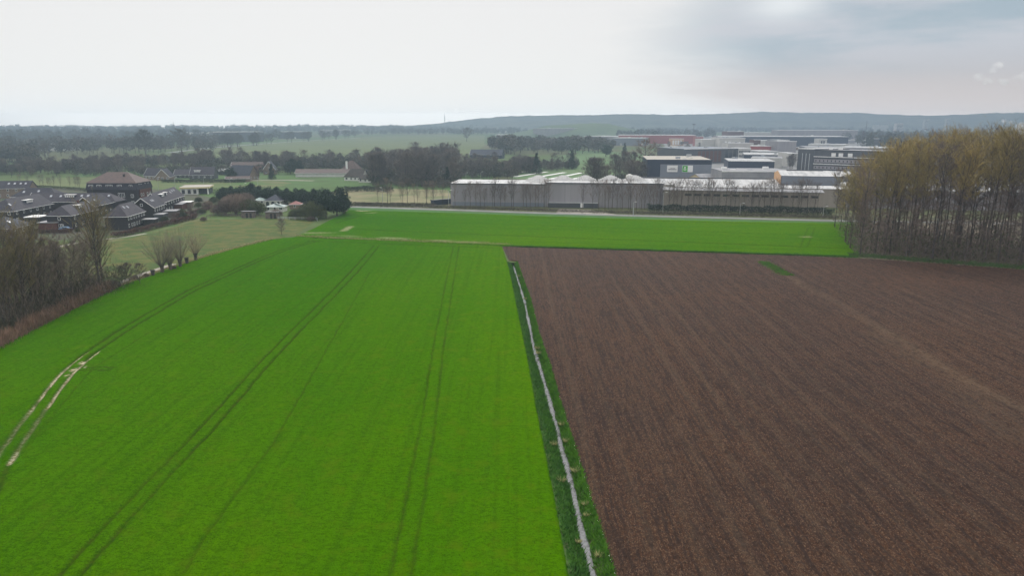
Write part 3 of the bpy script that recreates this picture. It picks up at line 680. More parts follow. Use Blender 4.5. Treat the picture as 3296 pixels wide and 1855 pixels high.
house('row_house', 'dark hipped house with square white window and blue car in its garden', 'house', 236, 740, 9.2, 20, 5.6, 8.8, 4, (.55,0), win='F1R4', dorm=((1,11,.4,3.2),), chim=15, group=EST, door=.8)
house('row_house', 'dark gable house behind the tall twin poplars, orange lit tiles beside it', 'house', 308, 700, 8.5, 15, 5.0, 8.6, 2, (0,0), win='F1R4', sky=((1,5,.5),), group=EST)
house('row_house', 'house with low slate front slope and small white windows, beside the beech hedge', 'house', 414, 741, 8.2, 17, 5.4, 9.2, 6, (.9,.4), win='F0R7', sky=((1,5,.7),(1,8,.65),(-1,4,.5)), group=EST)
house('row_house', 'dark gabled house with two skylights, between the low slate house and the longest gabled row', 'house', 499, 711, 9.2, 15, 5.6, 9.4, 9, (0,0), win='F1R5', sky=((1,6,.55),(1,8,.55)), group=EST)
house('row_house', 'longest gabled row with many narrow white windows', 'house', 526, 691, 8.8, 34, 5.4, 9.4, 9, (0,0), win='F1R9', sky=((1,22,.6),(1,26,.7),(1,29,.7)), dorm=((1,8,.4,4.0),(1,14,.45,2.0)), group=EST)
def flatbox(name, label, cat, px, py, W, L, h, rot, wall, roof, group=None, over=.3, extra=None):
    r = empty(name, G(px, py), R(rot), label, cat, group)
    MB().box(-W/2, W/2, 0, L, -.2, h).build('wall', MT[wall], r)
    MB().box(-W/2-over, W/2+over, -over, L+over, h+.002, h+.24).build('roof', MT[roof], r)
    return r
flatbox('garage', 'low flat roofed annex beside the dark hipped house', 'garage', 155, 742, 7, 6, 2.8, 3, 'brick_red', 'roof_grey', 'flat roofed outbuildings of the estate')
flatbox('garage', 'small garage with white flat roof left of the hipped house', 'garage', 105, 722, 5.5, 7, 2.7, 5, 'brick', 'white', 'flat roofed outbuildings of the estate')
flatbox('shed', 'flat roofed garden shed below the two-skylight gabled house', 'shed', 512, 712, 3.5, 6, 2.6, 9, 'charcoal', 'roof_grey', 'flat roofed outbuildings of the estate')
flatbox('shed', 'wooden garden room with pale doors below the longest row', 'shed', 548, 701, 5, 6, 2.7, 9, 'wood', 'roof_grey', 'flat roofed outbuildings of the estate')
flatbox('shed', 'dark shed nearest the middle of the beech hedge', 'shed', 480, 727, 4.5, 4, 2.4, 9, 'dark', 'roof_grey', 'flat roofed outbuildings of the estate')
flatbox('shed', 'tan walled shed with a bright flat roof at the end of the longest row', 'shed', 597, 670, 5, 5, 2.7, 9, 'brick_tan', 'white', 'flat roofed outbuildings of the estate')
flatbox('shed', 'low flat roof extension along the longest row', 'shed', 570, 677, 4.5, 14, 2.6, 9, 'brick_red', 'roof_grey', 'flat roofed outbuildings of the estate')
# mansard apartment block
r = empty('apartment_block', G(366, 664), R(0), 'tall brown roofed apartment block with mansard floor above the dark houses', 'apartment block')
W, L = 24.5, 15; r.location.x += 0
MB().box(-W/2, W/2, 0, L, -.2, 8.0).build('wall', MT['brick'], r)
MB().box(W/2+.002, W/2+.5, 2, L-2, -.2, 8.0).build('side_wall', MT['brick_red'], r)
m = MB(); a = (-W/2-.4, W/2+.4, -.4, L+.4); b_ = (-W/2+.3, W/2-.3, .3, L-.3)
def ringpts(q, z): return [(q[0],q[2],z),(q[1],q[2],z),(q[1],q[3],z),(q[0],q[3],z)]
m.add(ringpts(a,8.002)+ringpts(b_,11.3), [(3,2,1,0),(0,1,5,4),(1,2,6,5),(2,3,7,6),(3,0,4,7)]); mn = m.build('mansard', MT['slate'], r)
m = MB(); a = (-W/2-.3, W/2+.3, -.3, L+.3); m.add(ringpts(a,11.302)+[(-W/2+7,L/2,16.2),(W/2-7.5,L/2,16.2)], [(3,2,1,0),(0,1,5,4),(1,2,5),(2,3,4,5),(3,0,4)]); ro = m.build('roof', MT['rooftile'], r)
MB().box(W/2-8.2,W/2-7.5,4.2,4.9,13,15.4).build('chimney', MT['dark'], ro)
for u, wd in ((-10,2.2),(-6,2.4),(-1,3.2),(4,2.2),(9.5,1.6)):
    window(r, 'F', u, 9.0, wd, 1.5, W, L)
for u, wd in ((-10,2.2),(-6.2,1.5),(-1,1.5),(4.5,3.2),(9.8,1.4)):
    for z in (.8, 4.2): window(r, 'F', u, z, wd, 2.3 if wd > 3 else 1.7, W, L)
for u in (3,5,9,12):
    window(r, 'R', u, 9.1, 1.1, 1.5, W-.3, L); window(r, 'R', u, 4.6, 1.1, 1.5, W+1, L)
# white pavilion with a yellow band and a canopy on a pillar
r = empty('showroom', G(582, 627), R(14), 'low white building with cream flat roof and yellow band, canopy on one white pillar', 'showroom')
MB().box(0, 9.5, 0, 15, -.2, 3.4).build('wall', MT['render'], r)
MB().box(9.5, 15, 3.5, 15, -.2, 3.4).build('back_wall', MT['charcoal'], r)
MB().box(-.4, 15.6, -.5, 16, 3.402, 4.2).build('roof', MT['roof_tan'], r)
MB().box(-.45, 15.65, -.58, -.502, 3.45, 4.1).build('fascia', MT['cream'], r)
MB().box(15.602, 15.68, -.5, 16, 3.45, 4.1).build('fascia', MT['cream'], r)
MB().box(14.2, 14.9, .1, .8, -.2, 3.4).build('pillar', MT['white'], r)
for u in (1.5, 4.6, 7.6): MB().box(u-.8, u+.8, -.06, -.002, .5, 2.7).build('window', MT['glass'], r)
MB().box(10.2, 14.5, 3.4, 3.49, .3, 2.8).build('window', MT['glass'], r)
# cottage park behind the paddock
r = house('cottage', 'grey hipped pavilion with white arched front beside the dark hedge', 'cottage', 905, 664, 8, 9, 2.8, 5.2, 0, (1,1), wall='render', roof='slate2', win='F0')
for u in (-2.6, 0, 2.6):
    m = MB(); m.v = []; pts = [(-.8,0),(.8,0),(.8,1.4)] + [(.8*math.cos(a), 1.4+.8*math.sin(a)) for a in (R(30),R(60),R(90),R(120),R(150))] + [(-.8,1.4)]
    m.add([(u+x, -.05, z+.1) for x, z in pts], [tuple(range(len(pts)))]); m.add([(u+x, -.0, z+.1) for x, z in pts], [tuple(range(len(pts)))[::-1]]); m.build('arch', MT['glass'], r)
house('cottage', 'small white conservatory with pale green roof in front of the grey pavilion', 'cottage', 912, 683, 8, 6, 2.4, 3.8, 0, (1,1), wall='render', roof='greenroof', win='F3', gw=False)
house('summer_house', 'pale green roofed summer house left of the white pavilion', 'summer house', 853, 660, 5.5, 5, 2.3, 3.6, 5, (1,1), wall='render', roof='greenroof', win='F2', gw=False)
house('cottage', 'little cottage with pinkish red roof beside the dark hedge', 'cottage', 967, 674, 5, 5, 2.4, 3.7, 5, (1,1), wall='brick_tan', roof='redtile', win='F1', gw=False)
for px, py, W, lab in ((797, 702, 5.2, 'open wooden field shelter with two dark doors by the rail fence'), (875, 704, 5.4, 'open wooden field shelter behind the muddy gate of the paddock')):
    r = empty('field_shelter', G(px, py), 0, lab, 'field shelter', 'wooden field shelters')
    MB().box(-W/2, W/2, 0, 3.2, -.1, 2.6).build('wall', MT['wood'], r)
    m = MB(); m.add([(-W/2-.3,-.4,2.9),(W/2+.3,-.4,2.9),(W/2+.3,3.5,2.62),(-W/2-.3,3.5,2.62),(-W/2-.3,-.4,3.0),(W/2+.3,-.4,3.0),(W/2+.3,3.5,2.72),(-W/2-.3,3.5,2.72)], [(0,3,2,1),(4,5,6,7),(0,1,5,4),(1,2,6,5),(2,3,7,6),(3,0,4,7)]); m.build('roof', MT['roof_grey'], r)
    for u in (-.2, 1.4): MB().box(u-.45, u+.45, -.05, -.002, 0, 2.1).build('door', MT['dark'], r)
# farmhouses beyond the sports field
FG = 'farmhouses and houses beyond the sports field'
house('house', 'dark roofed house with pale gable, leftmost beyond the sports field', 'house', 512, 580, 9, 14, 3.0, 8.0, -110, (0,0), wall='brick_tan', win='B2R4', corner='BR', sky=(), group=FG, roof='slate')
house('house', 'steep house with white topped gable facing the sports field', 'house', 546, 581, 9.5, 12, 2.6, 7.8, 8, (0,0), wall='brick_tan', win='F3', group=FG)
house('bungalow', 'low house under a dark roof with a bright flat front porch', 'house', 560, 574, 9, 13, 2.6, 6.2, -88, (0,0), corner='FR', wall='charcoal', win='R4', group=FG)
house('house', 'navy gambrel house with two white dormer windows beyond the lamp posts', 'house', 612, 577, 9.5, 17, 3.2, 8.4, -86, (0,0), corner='FR', wall='charcoal', roof='slate', win='R4', dorm=((1,5,.3,4.6),), group=FG)
house('house', 'wide steep farmhouse with white edged gable beside the pink blossom tree', 'house', 803, 581, 11, 18, 3.0, 10.2, -108, (0,0), corner='BR', wall='brick_tan', roof='slate2', win='B3R3', group=FG)
house('shed', 'long low shed with bright roof ridge behind the farmhouses', 'shed', 640, 563, 9, 36, 3.0, 4.6, -88, (0,0), corner='FR', wall='charcoal', roof='roof_white', win='R0', group=FG, gw=False)
house('barn', 'brown roofed barn with white gutter behind the steep farmhouse', 'barn', 742, 552, 12, 26, 3.5, 7.5, -88, (0,0), corner='FR', wall='brick_red', roof='rooftile', win='R0', group=FG, gw=False)
house('house', 'house showing only a pointed white edged gable among the trees', 'house', 886, 562, 9, 12, 4.2, 10.2, 10, (0,0), wall='brick_tan', roof='slate2', win='F2', group=FG)
house('shed', 'low shed with pale roof end right of the dark evergreen in front of the farms', 'shed', 727, 587, 5, 16, 2.4, 3.8, -75, (0,0), wall='brick_tan', roof='rooftile', win='F0', gw=False, group=FG)
r = house('poultry_barn', 'very long low barn with brown sheeted roof and white wall', 'barn', 952, 570, 10, 44, 3.1, 5.6, -88, (0,0), corner='FR', wall='render', roof='rooftile', win='R0', gw=False, o=.6)
house('thatched_house', 'white thatched farmhouse in front of the long barn', 'farmhouse', 1166, 583, 9, 14, 3.0, 8.0, -106, (.7,0), corner='BR', wall='render', roof='thatch', win='R4B2', gw=False, group=FG, trim=None, frame='dark')
house('thatched_house', 'lower white cottage wing with thatched roof and dark arched windows', 'farmhouse', 1195, 588, 6.5, 9.5, 2.4, 5.0, -106, (.3,0), corner='BR', wall='render', roof='thatch', win='R3B1', gw=False, group=FG, trim=None, frame='dark')
r = house('house', 'tall tiled house with white chimney stack behind the long barn', 'house', 1150, 562, 11, 13, 4.0, 10.5, -100, (.9,.9), corner='BR', wall='render', roof='rooftile', win='R3F2', group=FG)
MB().box(6.4, 7.6, 4.5, 5.7, 0, 10.5).build('chimney', MT['white'], r)
house('house', 'small grey roofed white house right of the thatched farmhouse', 'house', 1200, 574, 7, 9, 3.0, 6, -110, (0,0), corner='BR', wall='render', roof='slate2', win='F1R1', group=FG)
house('glasshouse', 'glazed nursery shed with broken bright roof line among the bare trees', 'greenhouse', 1235, 552, 10, 40, 3.4, 4.8, -88, (0,0), corner='FR', wall='charcoal', roof='roof_white', win='R0', gw=False, group='nursery sheds among the trees')
house('glasshouse', 'second nursery shed, nearer and lower, with pale roof edge', 'greenhouse', 1325, 552, 8, 36, 3.0, 4.2, -86, (0,0), corner='FR', wall='navy', roof='roof_white', win='R0', gw=False, group='nursery sheds among the trees')
house('glasshouse', 'nursery shed with pinkish wall below the tree clump', 'greenhouse', 1228, 576, 7, 36, 2.6, 3.6, -87, (0,0), corner='FR', wall='brick_tan', roof='roof_grey', win='R0', gw=False, group='nursery sheds among the trees')
house('barn', 'blue grey roofed barn with white edged gable in the meadow behind the clump', 'barn', 1615, 511, 15, 38, 4.5, 10, -102, (0,0), corner='BR', wall='navy', roof='slate2', win='R0', gw=False)
house('bungalow', 'white fronted house half hidden at the edge of the far meadow', 'house', 1595, 463, 18, 22, 6, 9, -88, (0,0), corner='FR', wall='render', roof='slate', win='R4', gw=False)

# ---- halls and works: a block is set by the two front corners on the ground
def hall(name, label, cat, xl, yl, xr, yr, ytop, depth, wall, roof, kind='flat', hroof=0.0, wins=(), h=None, group=None, par=.5, edge=None, shed=0):
    a, b_ = G(xl, yl), G(xr, yr); W = (b_-a).length; rz = math.atan2(b_.y-a.y, b_.x-a.x)
    h = h or HT(xl, yl, ytop)
    r = empty(name, a, rz, label, cat, group)
    if kind == 'flat':
        MB().box(0, W, 0, depth, -.3, h).build('wall', MT[wall], r)
        MB().box(-.15, W+.15, -.15, depth+.15, h+.002, h+.12+par*.3).build('roof', MT[roof], r)
        MB().box(-.2, W+.2, -.22, -.152, h-.25, h+.25+par*.3).build('fascia', MT[edge or 'white'], r)
    elif kind == 'gable':    # ridge along the front
        MB().box(0, W, 0, depth, -.3, h).build('wall', MT[wall], r)
        m = MB(); hr = h+hroof
        m.add([(-.3,-.4,h),(W+.3,-.4,h),(W+.3,depth/2,hr),(-.3,depth/2,hr),(W+.3,depth+.4,h),(-.3,depth+.4,h)], [(0,1,2,3),(3,2,4,5),(0,3,5),(1,4,2),(0,5,4,1)]); m.build('roof', MT[roof], r)
        if edge:
            m = MB(); m.add([(-.32,0,h+.05),(-.32,depth/2,hr-.1),(-.32,depth,h+.05),(-.32,depth,0),(-.32,0,0)], [(0,1,2,3,4)]); m.add([(-.1,0,h+.05),(-.1,depth/2,hr-.1),(-.1,depth,h+.05),(-.1,depth,0),(-.1,0,0)], [(4,3,2,1,0)]); m.build('end_wall', MT[edge], r)
    elif kind == 'slope':    # roof climbs away from the front edge
        MB().box(0, W, 0, depth, -.3, h).build('wall', MT[wall], r)
        m = MB(); hr = h+hroof
        m.add([(-.2,-.3,h),(W+.2,-.3,h),(W+.2,depth,hr),(-.2,depth,hr),(-.2,-.3,h-.3),(W+.2,-.3,h-.3),(W+.2,depth,h-.3),(-.2,depth,h-.3)], [(0,1,2,3),(0,4,5,1),(1,5,6,2),(2,6,7,3),(3,7,4,0),(4,7,6,5)]); m.build('roof', MT[roof], r)
        MB().box(-.25, W+.25, -.45, -.302, h-.35, h+.12).build('fascia', MT[edge or 'charcoal'], r)
    rk = random.Random(int(xl*3+yl)); A_ = max(3, W*.02)
    if W > 25 and kind == 'flat':
        for k in range(rk.randint(3, 8)):
            cx, cy, q = rk.uniform(.08,.92)*W, rk.uniform(.15,.9)*depth, rk.uniform(.5, 1)*A_
            zt = h+.12+par*.3
            MB().box(cx-q*.6, cx+q*.6, cy-q*.4, cy+q*.4, zt+.002, zt+rk.choice((.25,.3,1.2,1.6))).build(rk.choice(('rooflight','roof_unit')), MT[rk.choice(('white','galv','skylight'))], r)
    if W > 25 and wall in ('navy','hall_pale','charcoal','hall_blue','hall_grey') and not wins and group != WG:
        for k in range(rk.randint(1, 4)):
            cx = rk.uniform(.08,.9)*W; MB().box(cx, cx+4, -.12, -.002, 0, 4).build('door', MT[rk.choice(('galv','dark','white'))], r)
    for (u0, u1, z0, z1, n, mm) in wins:
        for k in range(n):
            c0 = u0+(u1-u0)*k/n; c1 = u0+(u1-u0)*(k+.72)/n if n > 1 else u1
            f = MB().box(c0*W, c1*W, -.09, -.002, z0*h, z1*h).build('window', MT[mm], r)
    return r, W, h
WG = 'buildings of the works beyond the road'
r, W, h = hall('factory_hall', 'long grey windowless hall with white roof, left end of the works', 'factory hall', 1451, 662, 1757, 666, 590, 24, 'hall_grey', 'roof_white', 'slope', .1, group=WG)
MB().box(W*.02, W*.99, -.12, -.002, -.1, 1.9).build('plinth', MT['hall_blue'], r)
r, W, h = hall('factory_hall', 'grey windowless hall below the white vaulted roofs', 'factory hall', 1757.5, 666, 2132, 671, 588, 10, 'hall_grey', 'roof_white', 'slope', .1, group=WG)
MB().box(W*.02, W*.45, -3.5, -.002, -.1, 2.3).build('lean_to', MT['charcoal'], r)
MB().box(W*.30, W*.325, -3.56, -3.502, .3, 2.3).build('door', MT['white'], r); MB().box(W*.02, W*.45, -3.6, -.0, 2.302, 2.45).build('lean_to_roof', MT['galv'], r)
r, W, h = hall('factory_hall', 'beige hall with a row of long narrow windows high in its wall', 'factory hall', 2132.5, 674, 2646, 686, 611, 12, 'hall_beige', 'roof_grey', 'gable', .8, wins=((.14,.985,.72,.83,14,'glass'),), group=WG)
# four white vaulted roofs standing on the grey hall
for i, xc in enumerate((1730, 1812, 1887, 1971, 2052)):
    g0 = G(xc, 668); g0.y += 11; gx = (xc-1648)/F*(g0.y*math.cos(PITCH)+6); HR = HT(1757.5, 666, 590)
    o = empty('vaulted_roof', Vector((gx, g0.y, HR-.6)), R(-2), ['leftmost of the white vaulted roofs, smallest and half hidden by the parapet', 'second white vaulted roof from the left above the grey hall', 'middle white vaulted roof with stepped sheets', 'fourth white vaulted roof, in front of the brown thicket', 'rightmost white vaulted roof, next to the round white tank'][i], 'vaulted roof', 'white vaulted roofs in a row')
    hw = 6.0; n = 11
    for L0, zz, nm in ((0, 0, 'vault'), (7.5, .8, 'rear_vault')):
        m = MB(); vs = []
        for k in range(n+1):
            x = -hw + 2*hw*k/n; z = 2.15*(.5+.5*math.cos(math.pi*x/hw))**.85
            z2 = 2.15*(.5+.5*math.cos(math.pi*min(hw, abs(x+hw/n))/hw))**.85
            for x_ in (x, min(hw, x+2*hw/n)-.04): vs += [(x_, L0, (z+zz)*.2), (x_, L0+7.3, z+zz), (x_, L0, -1), (x_, L0+7.3, -1)]
        fs = []
        for k in range(n*2+1):
            a = k*4; b2 = a+4; fs += [(a, b2, b2+1, a+1), (a, a+2, b2+2, b2), (a+1, b2+1, b2+3, a+3)]
        m.add(vs, fs); m.build(nm, MT['vault'], o)
# white tank
r = empty('storage_tank', G(2070, 660), 0, 'round topped white silo rising behind the vaulted roofs', 'tank')
r.location.y += 45; m = MB(); m.tube([(0,0,0),(0,0,10.9),(0,0,11.8),(0,0,12.2)], [2.1,2.1,1.6,.4], 14); m.build('tank', MT['render'], r)
MB().tube([(2.6,-.5,0),(2.6,-.5,11.2)], [.25,.25], 6).build('pipe', MT['galv'], r)
r, W, h = hall('factory_hall', 'white sheeted roof with dark ridge vent, behind the beige hall', 'factory hall', 2082, 664, 2562, 671, 592, 28, 'hall_pale', 'roof_white', 'gable', 2.4, h=8.8, group=WG)
r.location.y += 22
MB().box(W*.0, W*.97, 13.4, 14.6, 10.9, 11.7).build('ridge_vent', MT['charcoal'], r)
r, W, h = hall('factory_hall', 'low second white roof between the beige hall and the ridge vent roof', 'factory hall', 2190, 669, 2760, 680, 601, 12, 'hall_beige', 'roof_white', 'gable', 1.0, h=9.0, group=WG)
r.location.y += 13
r, W, h = hall('factory_hall', 'tall hall with orange end wall, white roof and grey side', 'factory hall', 2562, 669, 2850, 676, 592, 26, 'hall_blue', 'roof_white', 'gable', 1.9, h=13.8, edge='orange', group=WG)
r.location.y += 22; MB().box(W*.1, W*.55, 12.6, 13.6, 15.5, 16.1).build('ridge_vent', MT['charcoal'], r)
for i, (y_, dz) in enumerate(((694, 0), (686, 1.2), (676, 2.4))):
    r, W, h = hall('factory_hall', ['white roofed hall seen through the poplar trunks, nearest one', 'second white roofed hall behind the poplar trunks', 'farthest white roofed hall behind the poplar trunks'][i], 'factory hall', 2760+30*i, y_-14, 3600, y_+4, 600, 22, 'hall_grey', 'roof_white', 'gable', 2.6, h=8.8+dz, group=WG)
    r.location.y += 14+i*4
flatbox('fence_screen', 'dark green screen in front of the left end of the grey hall', 'screen', 1424, 659, 11, 2.2, 2.4, 40, 'navy', 'dark')
# the shed with the two signs
r, W, h = hall('warehouse', 'blue grey warehouse with a white sign and a green sign on its front', 'warehouse', 2081, 590, 2287, 592, 515, 58, 'navy', 'roof_tan', 'flat', edge='navy', group='warehouses of the business park')
MB().box(W*.205, W*.995, -.6, -.002, 0, h*.82).build('front_panel', MT['hall_blue'], r)
s_ = MB().box(W*.31, W*.475, -.8, -.602, h*.50, h*.78).build('sign', MT['white'], r); tag(s_, 'white sign with two lines of dark lettering')
def text(body, size, loc, rot, m, parent, ext_=.02):
    c = bpy.data.curves.new('lettering', 'FONT'); c.body = body; c.size = size; c.align_x = 'CENTER'; c.align_y = 'CENTER'; c.extrude = ext_
    o = bpy.data.objects.new('lettering', c); col.objects.link(o); o.parent = parent; o.location = loc; o.rotation_euler = rot; c.materials.append(MT[m]); return o
# two unreadable lines of lettering, as strokes of small bars
rnd = random.Random(4); m = MB()
for row, (a, b_, z) in enumerate(((.36,.43,.655), (.33,.455,.615), (.33,.455,.585))):
    x = a
    while x < b_: q = rnd.uniform(.003,.008); m.box(W*x, W*(x+q), -.86, -.802, h*z, h*(z+.02)); x += q+.0018
m.build('lettering', MT['charcoal'], s_)
s_ = MB().box(W*.545, W*.71, -.8, -.602, h*.50, h*.78).build('sign', MT['white'], r); tag(s_, 'sign with green left half')
MB().box(W*.549, W*.63, -.85, -.802, h*.51, h*.77).build('green_panel', MT['green_paint'], s_)
m = MB(); m.box(W*.565, W*.61, -.9, -.852, h*.585, h*.62); m.add([(W*.572,-.9,h*.66),(W*.60,-.9,h*.66),(W*.60,-.9,h*.71),(W*.586,-.9,h*.73),(W*.572,-.9,h*.69)], [(0,1,2,3,4)]); m.build('emblem', MT['white'], s_)
MB().box(W*.60, W*.86, -.85, -.602, .1, h*.17).build('door', MT['dark'], r); MB().box(W*.57, W*.87, -2, -.602, h*.17+.01, h*.2).build('canopy', MT['galv'], r)
q = MB().box(W+.17, W+.27, 16, 22, h*.35, h*.78); q.build('window', MT['skylight'], r); MB().box(W+.17, W+.27, 27, 32, h*.38, h*.78).build('window', MT['skylight'], r)
for i in range(3): MB().tube([(W*.02+i*1.3+.5, -.7, 2.2), (W*.02+i*1.3+.5, -.7, 3.0)], [.35, .35], 8).build('wall_lamp', MT['white'], r)
house('cream_hall', 'low hall with cream pointed gable in front of the sign warehouse', 'workshop', 2262, 604, 16, 24, 5, 8.0, -66, (0,0), corner='FR', wall='tanboard', roof='roof_grey', win='F0', gw=False, trim=None)
BP = 'buildings of the business park'
H = [  # label, xl, yl, xr, yr, ytop, depth, wall, roof, windows
 ('workshop row with long grey roof between the white ridge vent roof and the navy hall', 2320,612,2540,613,552,30,'roof_grey','roof_grey',()),
 ('navy building with a bright roof edge and two white panels on its front', 2342,560,2490,562,518,40,'navy','roof_white',((.38,.47,.05,.4,1,'white'),(.52,.58,.05,.4,1,'white'))),
 ('grey pitched block standing between two navy buildings', 2416,540,2515,542,508,30,'hall_pale','roof_grey',()),
 ('navy hall with white eaves behind the grey pitched block', 2393,528,2531,530,497,45,'navy','roof_white',()),
 ('pale block with a dark arch left of the tall charcoal tower', 2533,536,2566,536,494,26,'hall_pale','roof_white',()),
 ('brown glazed showroom under a thin blue roof', 2200,528,2374,524,480,50,'charcoal','hall_blue',((.25,.7,.1,.85,6,'brick_red'),(.76,.98,.1,.9,3,'glass'))),
 ('pale flat office with two rows of small windows', 2376,512,2415,512,478,30,'hall_pale','roof_white',((.02,.98,.2,.4,8,'glass'),(.02,.98,.6,.8,8,'glass'))),
 ('bright roofed low hall right of the pale office', 2440,508,2500,508,487,40,'roof_white','roof_white',()),
 ('red walled hall with grey office end', 2415,502,2495,503,470,30,'red','roof_white',((.45,.98,.25,.5,9,'glass'),)),
 ('left white warehouse of the pair behind the brown showroom', 2258,487,2313,487,449,40,'hall_pale','roof_white',()),
 ('right and larger white warehouse of the pair', 2314,489,2396,489,444,44,'hall_pale','roof_white',()),
 ('long low pale block in front of the two white warehouses', 2342,496,2423,496,461,30,'hall_pale','roof_grey',()),
 ('brown pointed block right of the white warehouses', 2424,484,2446,484,450,20,'brick_red','rooftile',()),
 ('grey building with a black patterned end beside the brown block', 2446,484,2497,484,452,30,'hall_pale','roof_white',((.55,.9,.2,.8,3,'glass'),)),
 ('dark earth coloured hall behind the red walled hall', 2498,490,2537,490,451,40,'brick','roof_grey',()),
 ('grey stone hall left of the charcoal tower', 2497,505,2560,505,455,40,'hall_grey','roof_grey',()),
 ('very long dark blue distribution hall with white roof edge', 2310,472,2728,474,439,70,'navy','roof_white',()),
 ('long pale depot behind the blue distribution hall', 2500,455,2758,456,419,70,'hall_grey','roof_white',((.02,.6,.1,.45,10,'navy'),)),
 ('bright roofed depot at the left behind the distribution hall', 2395,452,2490,452,427,60,'hall_pale','roof_white',()),
 ('low white sheds left of the slim tower', 2600,482,2720,484,464,40,'hall_pale','roof_white',()),
 ('white office block with dark square window right of the blue hall', 2635,478,2660,478,447,20,'hall_pale','roof_white',((.2,.8,.3,.8,2,'glass'),)),
 ('dark gabled hall at the foot of the slim tower', 2781,480,2826,481,446,30,'charcoal','navy',()),
 ('white roof with rows of skylights behind the banded office', 2690,494,2860,498,474,60,'hall_grey','roof_white',()),
 ('low navy block with white skylights left of the white skylight roof', 2590,496,2690,497,474,60,'charcoal','roof_grey',()),
 ('long white roofed hall with red band at the end of the access road', 1990,462,2238,463,435,70,'red','roof_white',()),
 ('grey hall between the dark wood and the red banded hall', 1972,468,2076,469,444,50,'hall_blue','roof_white',()),
 ('long pale glasshouses left of the red banded hall', 1880,455,1990,457,438,80,'hall_grey','roof_white',()),
 ('low bright roofed sheds at the edge of the far meadow', 1596,448,1640,448,434,50,'hall_grey','roof_white',()),
 ('building with wavy white roof in front of the green mound', 1758,440,1884,438,413,60,'hall_grey','roof_white',()),
 ('red and white loading block by the access road', 2160,468,2200,468,447,20,'orange','roof_white',((.1,.9,.1,.8,4,'white'),)),
 ('red roofed block at the bend of the access road', 2238,470,2262,470,440,20,'red','redtile',()),
 ('brown flats with red ends behind the two white warehouses', 2340,462,2392,462,423,40,'brick_red','roof_grey',()),
 ('white terraced flats left of the bare wood', 1590,470,1612,470,449,12,'render','white',((.05,.95,.15,.4,5,'glass'),(.05,.95,.6,.85,5,'glass'))),
 ('low white roofed sheds at the far left between the woods', 86,486,206,486,465,40,'hall_pale','roof_white',()),
 ('pinkish low shed left of the white roofed sheds', 26,488,56,488,467,30,'brick_tan','roof_white',()),
 ('dark flat hall left of the avenue trees', 557,450,612,450,427,50,'charcoal','roof_grey',()),
 ('dark blue grey hall with white roof edge behind the avenue trees', 690,458,850,456,425,60,'charcoal','roof_white',()),
 ('smaller flat hall behind the right end of the avenue', 896,446,972,446,424,60,'charcoal','roof_white',()),
 ('bright roofed sheds behind the far dark farm trees', 1055,436,1130,435,418,50,'hall_grey','roof_white',()),
 ('pale terraced blocks between the two dark halls on the left', 612,450,690,450,427,50,'hall_pale','roof_grey',((.02,.98,.3,.6,12,'glass'),)),
]
for i, (lab, xl, yl, xr, yr, yt, dp, wl, rf, wn) in enumerate(H):
    hall('industrial_hall' if 'hall' in lab else 'commercial_building', lab, 'building', xl, yl, xr, yr, yt, dp, wl, rf, wins=wn, group=BP)
rk = random.Random(21)
for i in range(16):
    x = rk.uniform(2270, 2780); y = rk.uniform(448, 505); ww_ = rk.uniform(14, 46)
    hall('small_commercial_block', 'small plain block among the crowded roofs of the business park', 'building', x, y, x+ww_, y+.5, y-rk.uniform(9,15), 16, rk.choice(('hall_pale','hall_blue','brick_tan','charcoal','hall_grey')), rk.choice(('roof_white','roof_grey')), group='small blocks of the business park')
for i in range(8):
    x = rk.uniform(1580, 2260); y = rk.uniform(424, 436)
    hall('far_shed', 'far pale shed between woods and green mound', 'building', x, y, x+rk.uniform(20,60), y, y-5, 20, 'hall_pale', 'roof_white', group='far pale sheds')
# charcoal tower and banded office wing
r, W, h = hall('office_building', 'charcoal office tower with three tall window slits and white banded wing', 'office building', 2563, 556, 2614, 560, 478, 40, 'charcoal', 'roof_white', group=BP)
for u in (.3, .52, .74): MB().box(W*u-.35, W*u+.35, -.12, -.002, h*.12, h*.82).build('window', MT['galv'], r)
a, b_ = G(2615, 560), G(2800, 572); L_ = (b_-a).length
wg = MB(); r2, W2, h2 = hall('office_building', 'banded office wing with three white ledges and rooftop boxes, joined to the charcoal tower', 'office building', 2615, 560, 2830, 570, 483, 24, 'charcoal', 'roof_grey', group=BP, edge='dark')
for z in (.14, .42, .72): MB().box(0, W2, -1.1, -.002, h2*z, h2*z+.5).build('ledge', MT['white'], r2)
for z in (.22, .50): 
    MB().box(W2*.01, W2*.99, -.35, -.004, h2*z, h2*z+2.6).build('band', MT['hall_grey'], r2)
    for k in range(16): MB().box(W2*(.03+k*.06), W2*(.045+k*.06), -.42, -.352, h2*z+.6, h2*z+2.0).build('window', MT['glass'], r2)
for u in (.27, .38, .52): MB().box(W2*u, W2*u+3.2, -.9, -.35, h2*.76, h2*.90).build('rooftop_box', MT['white'], r2)
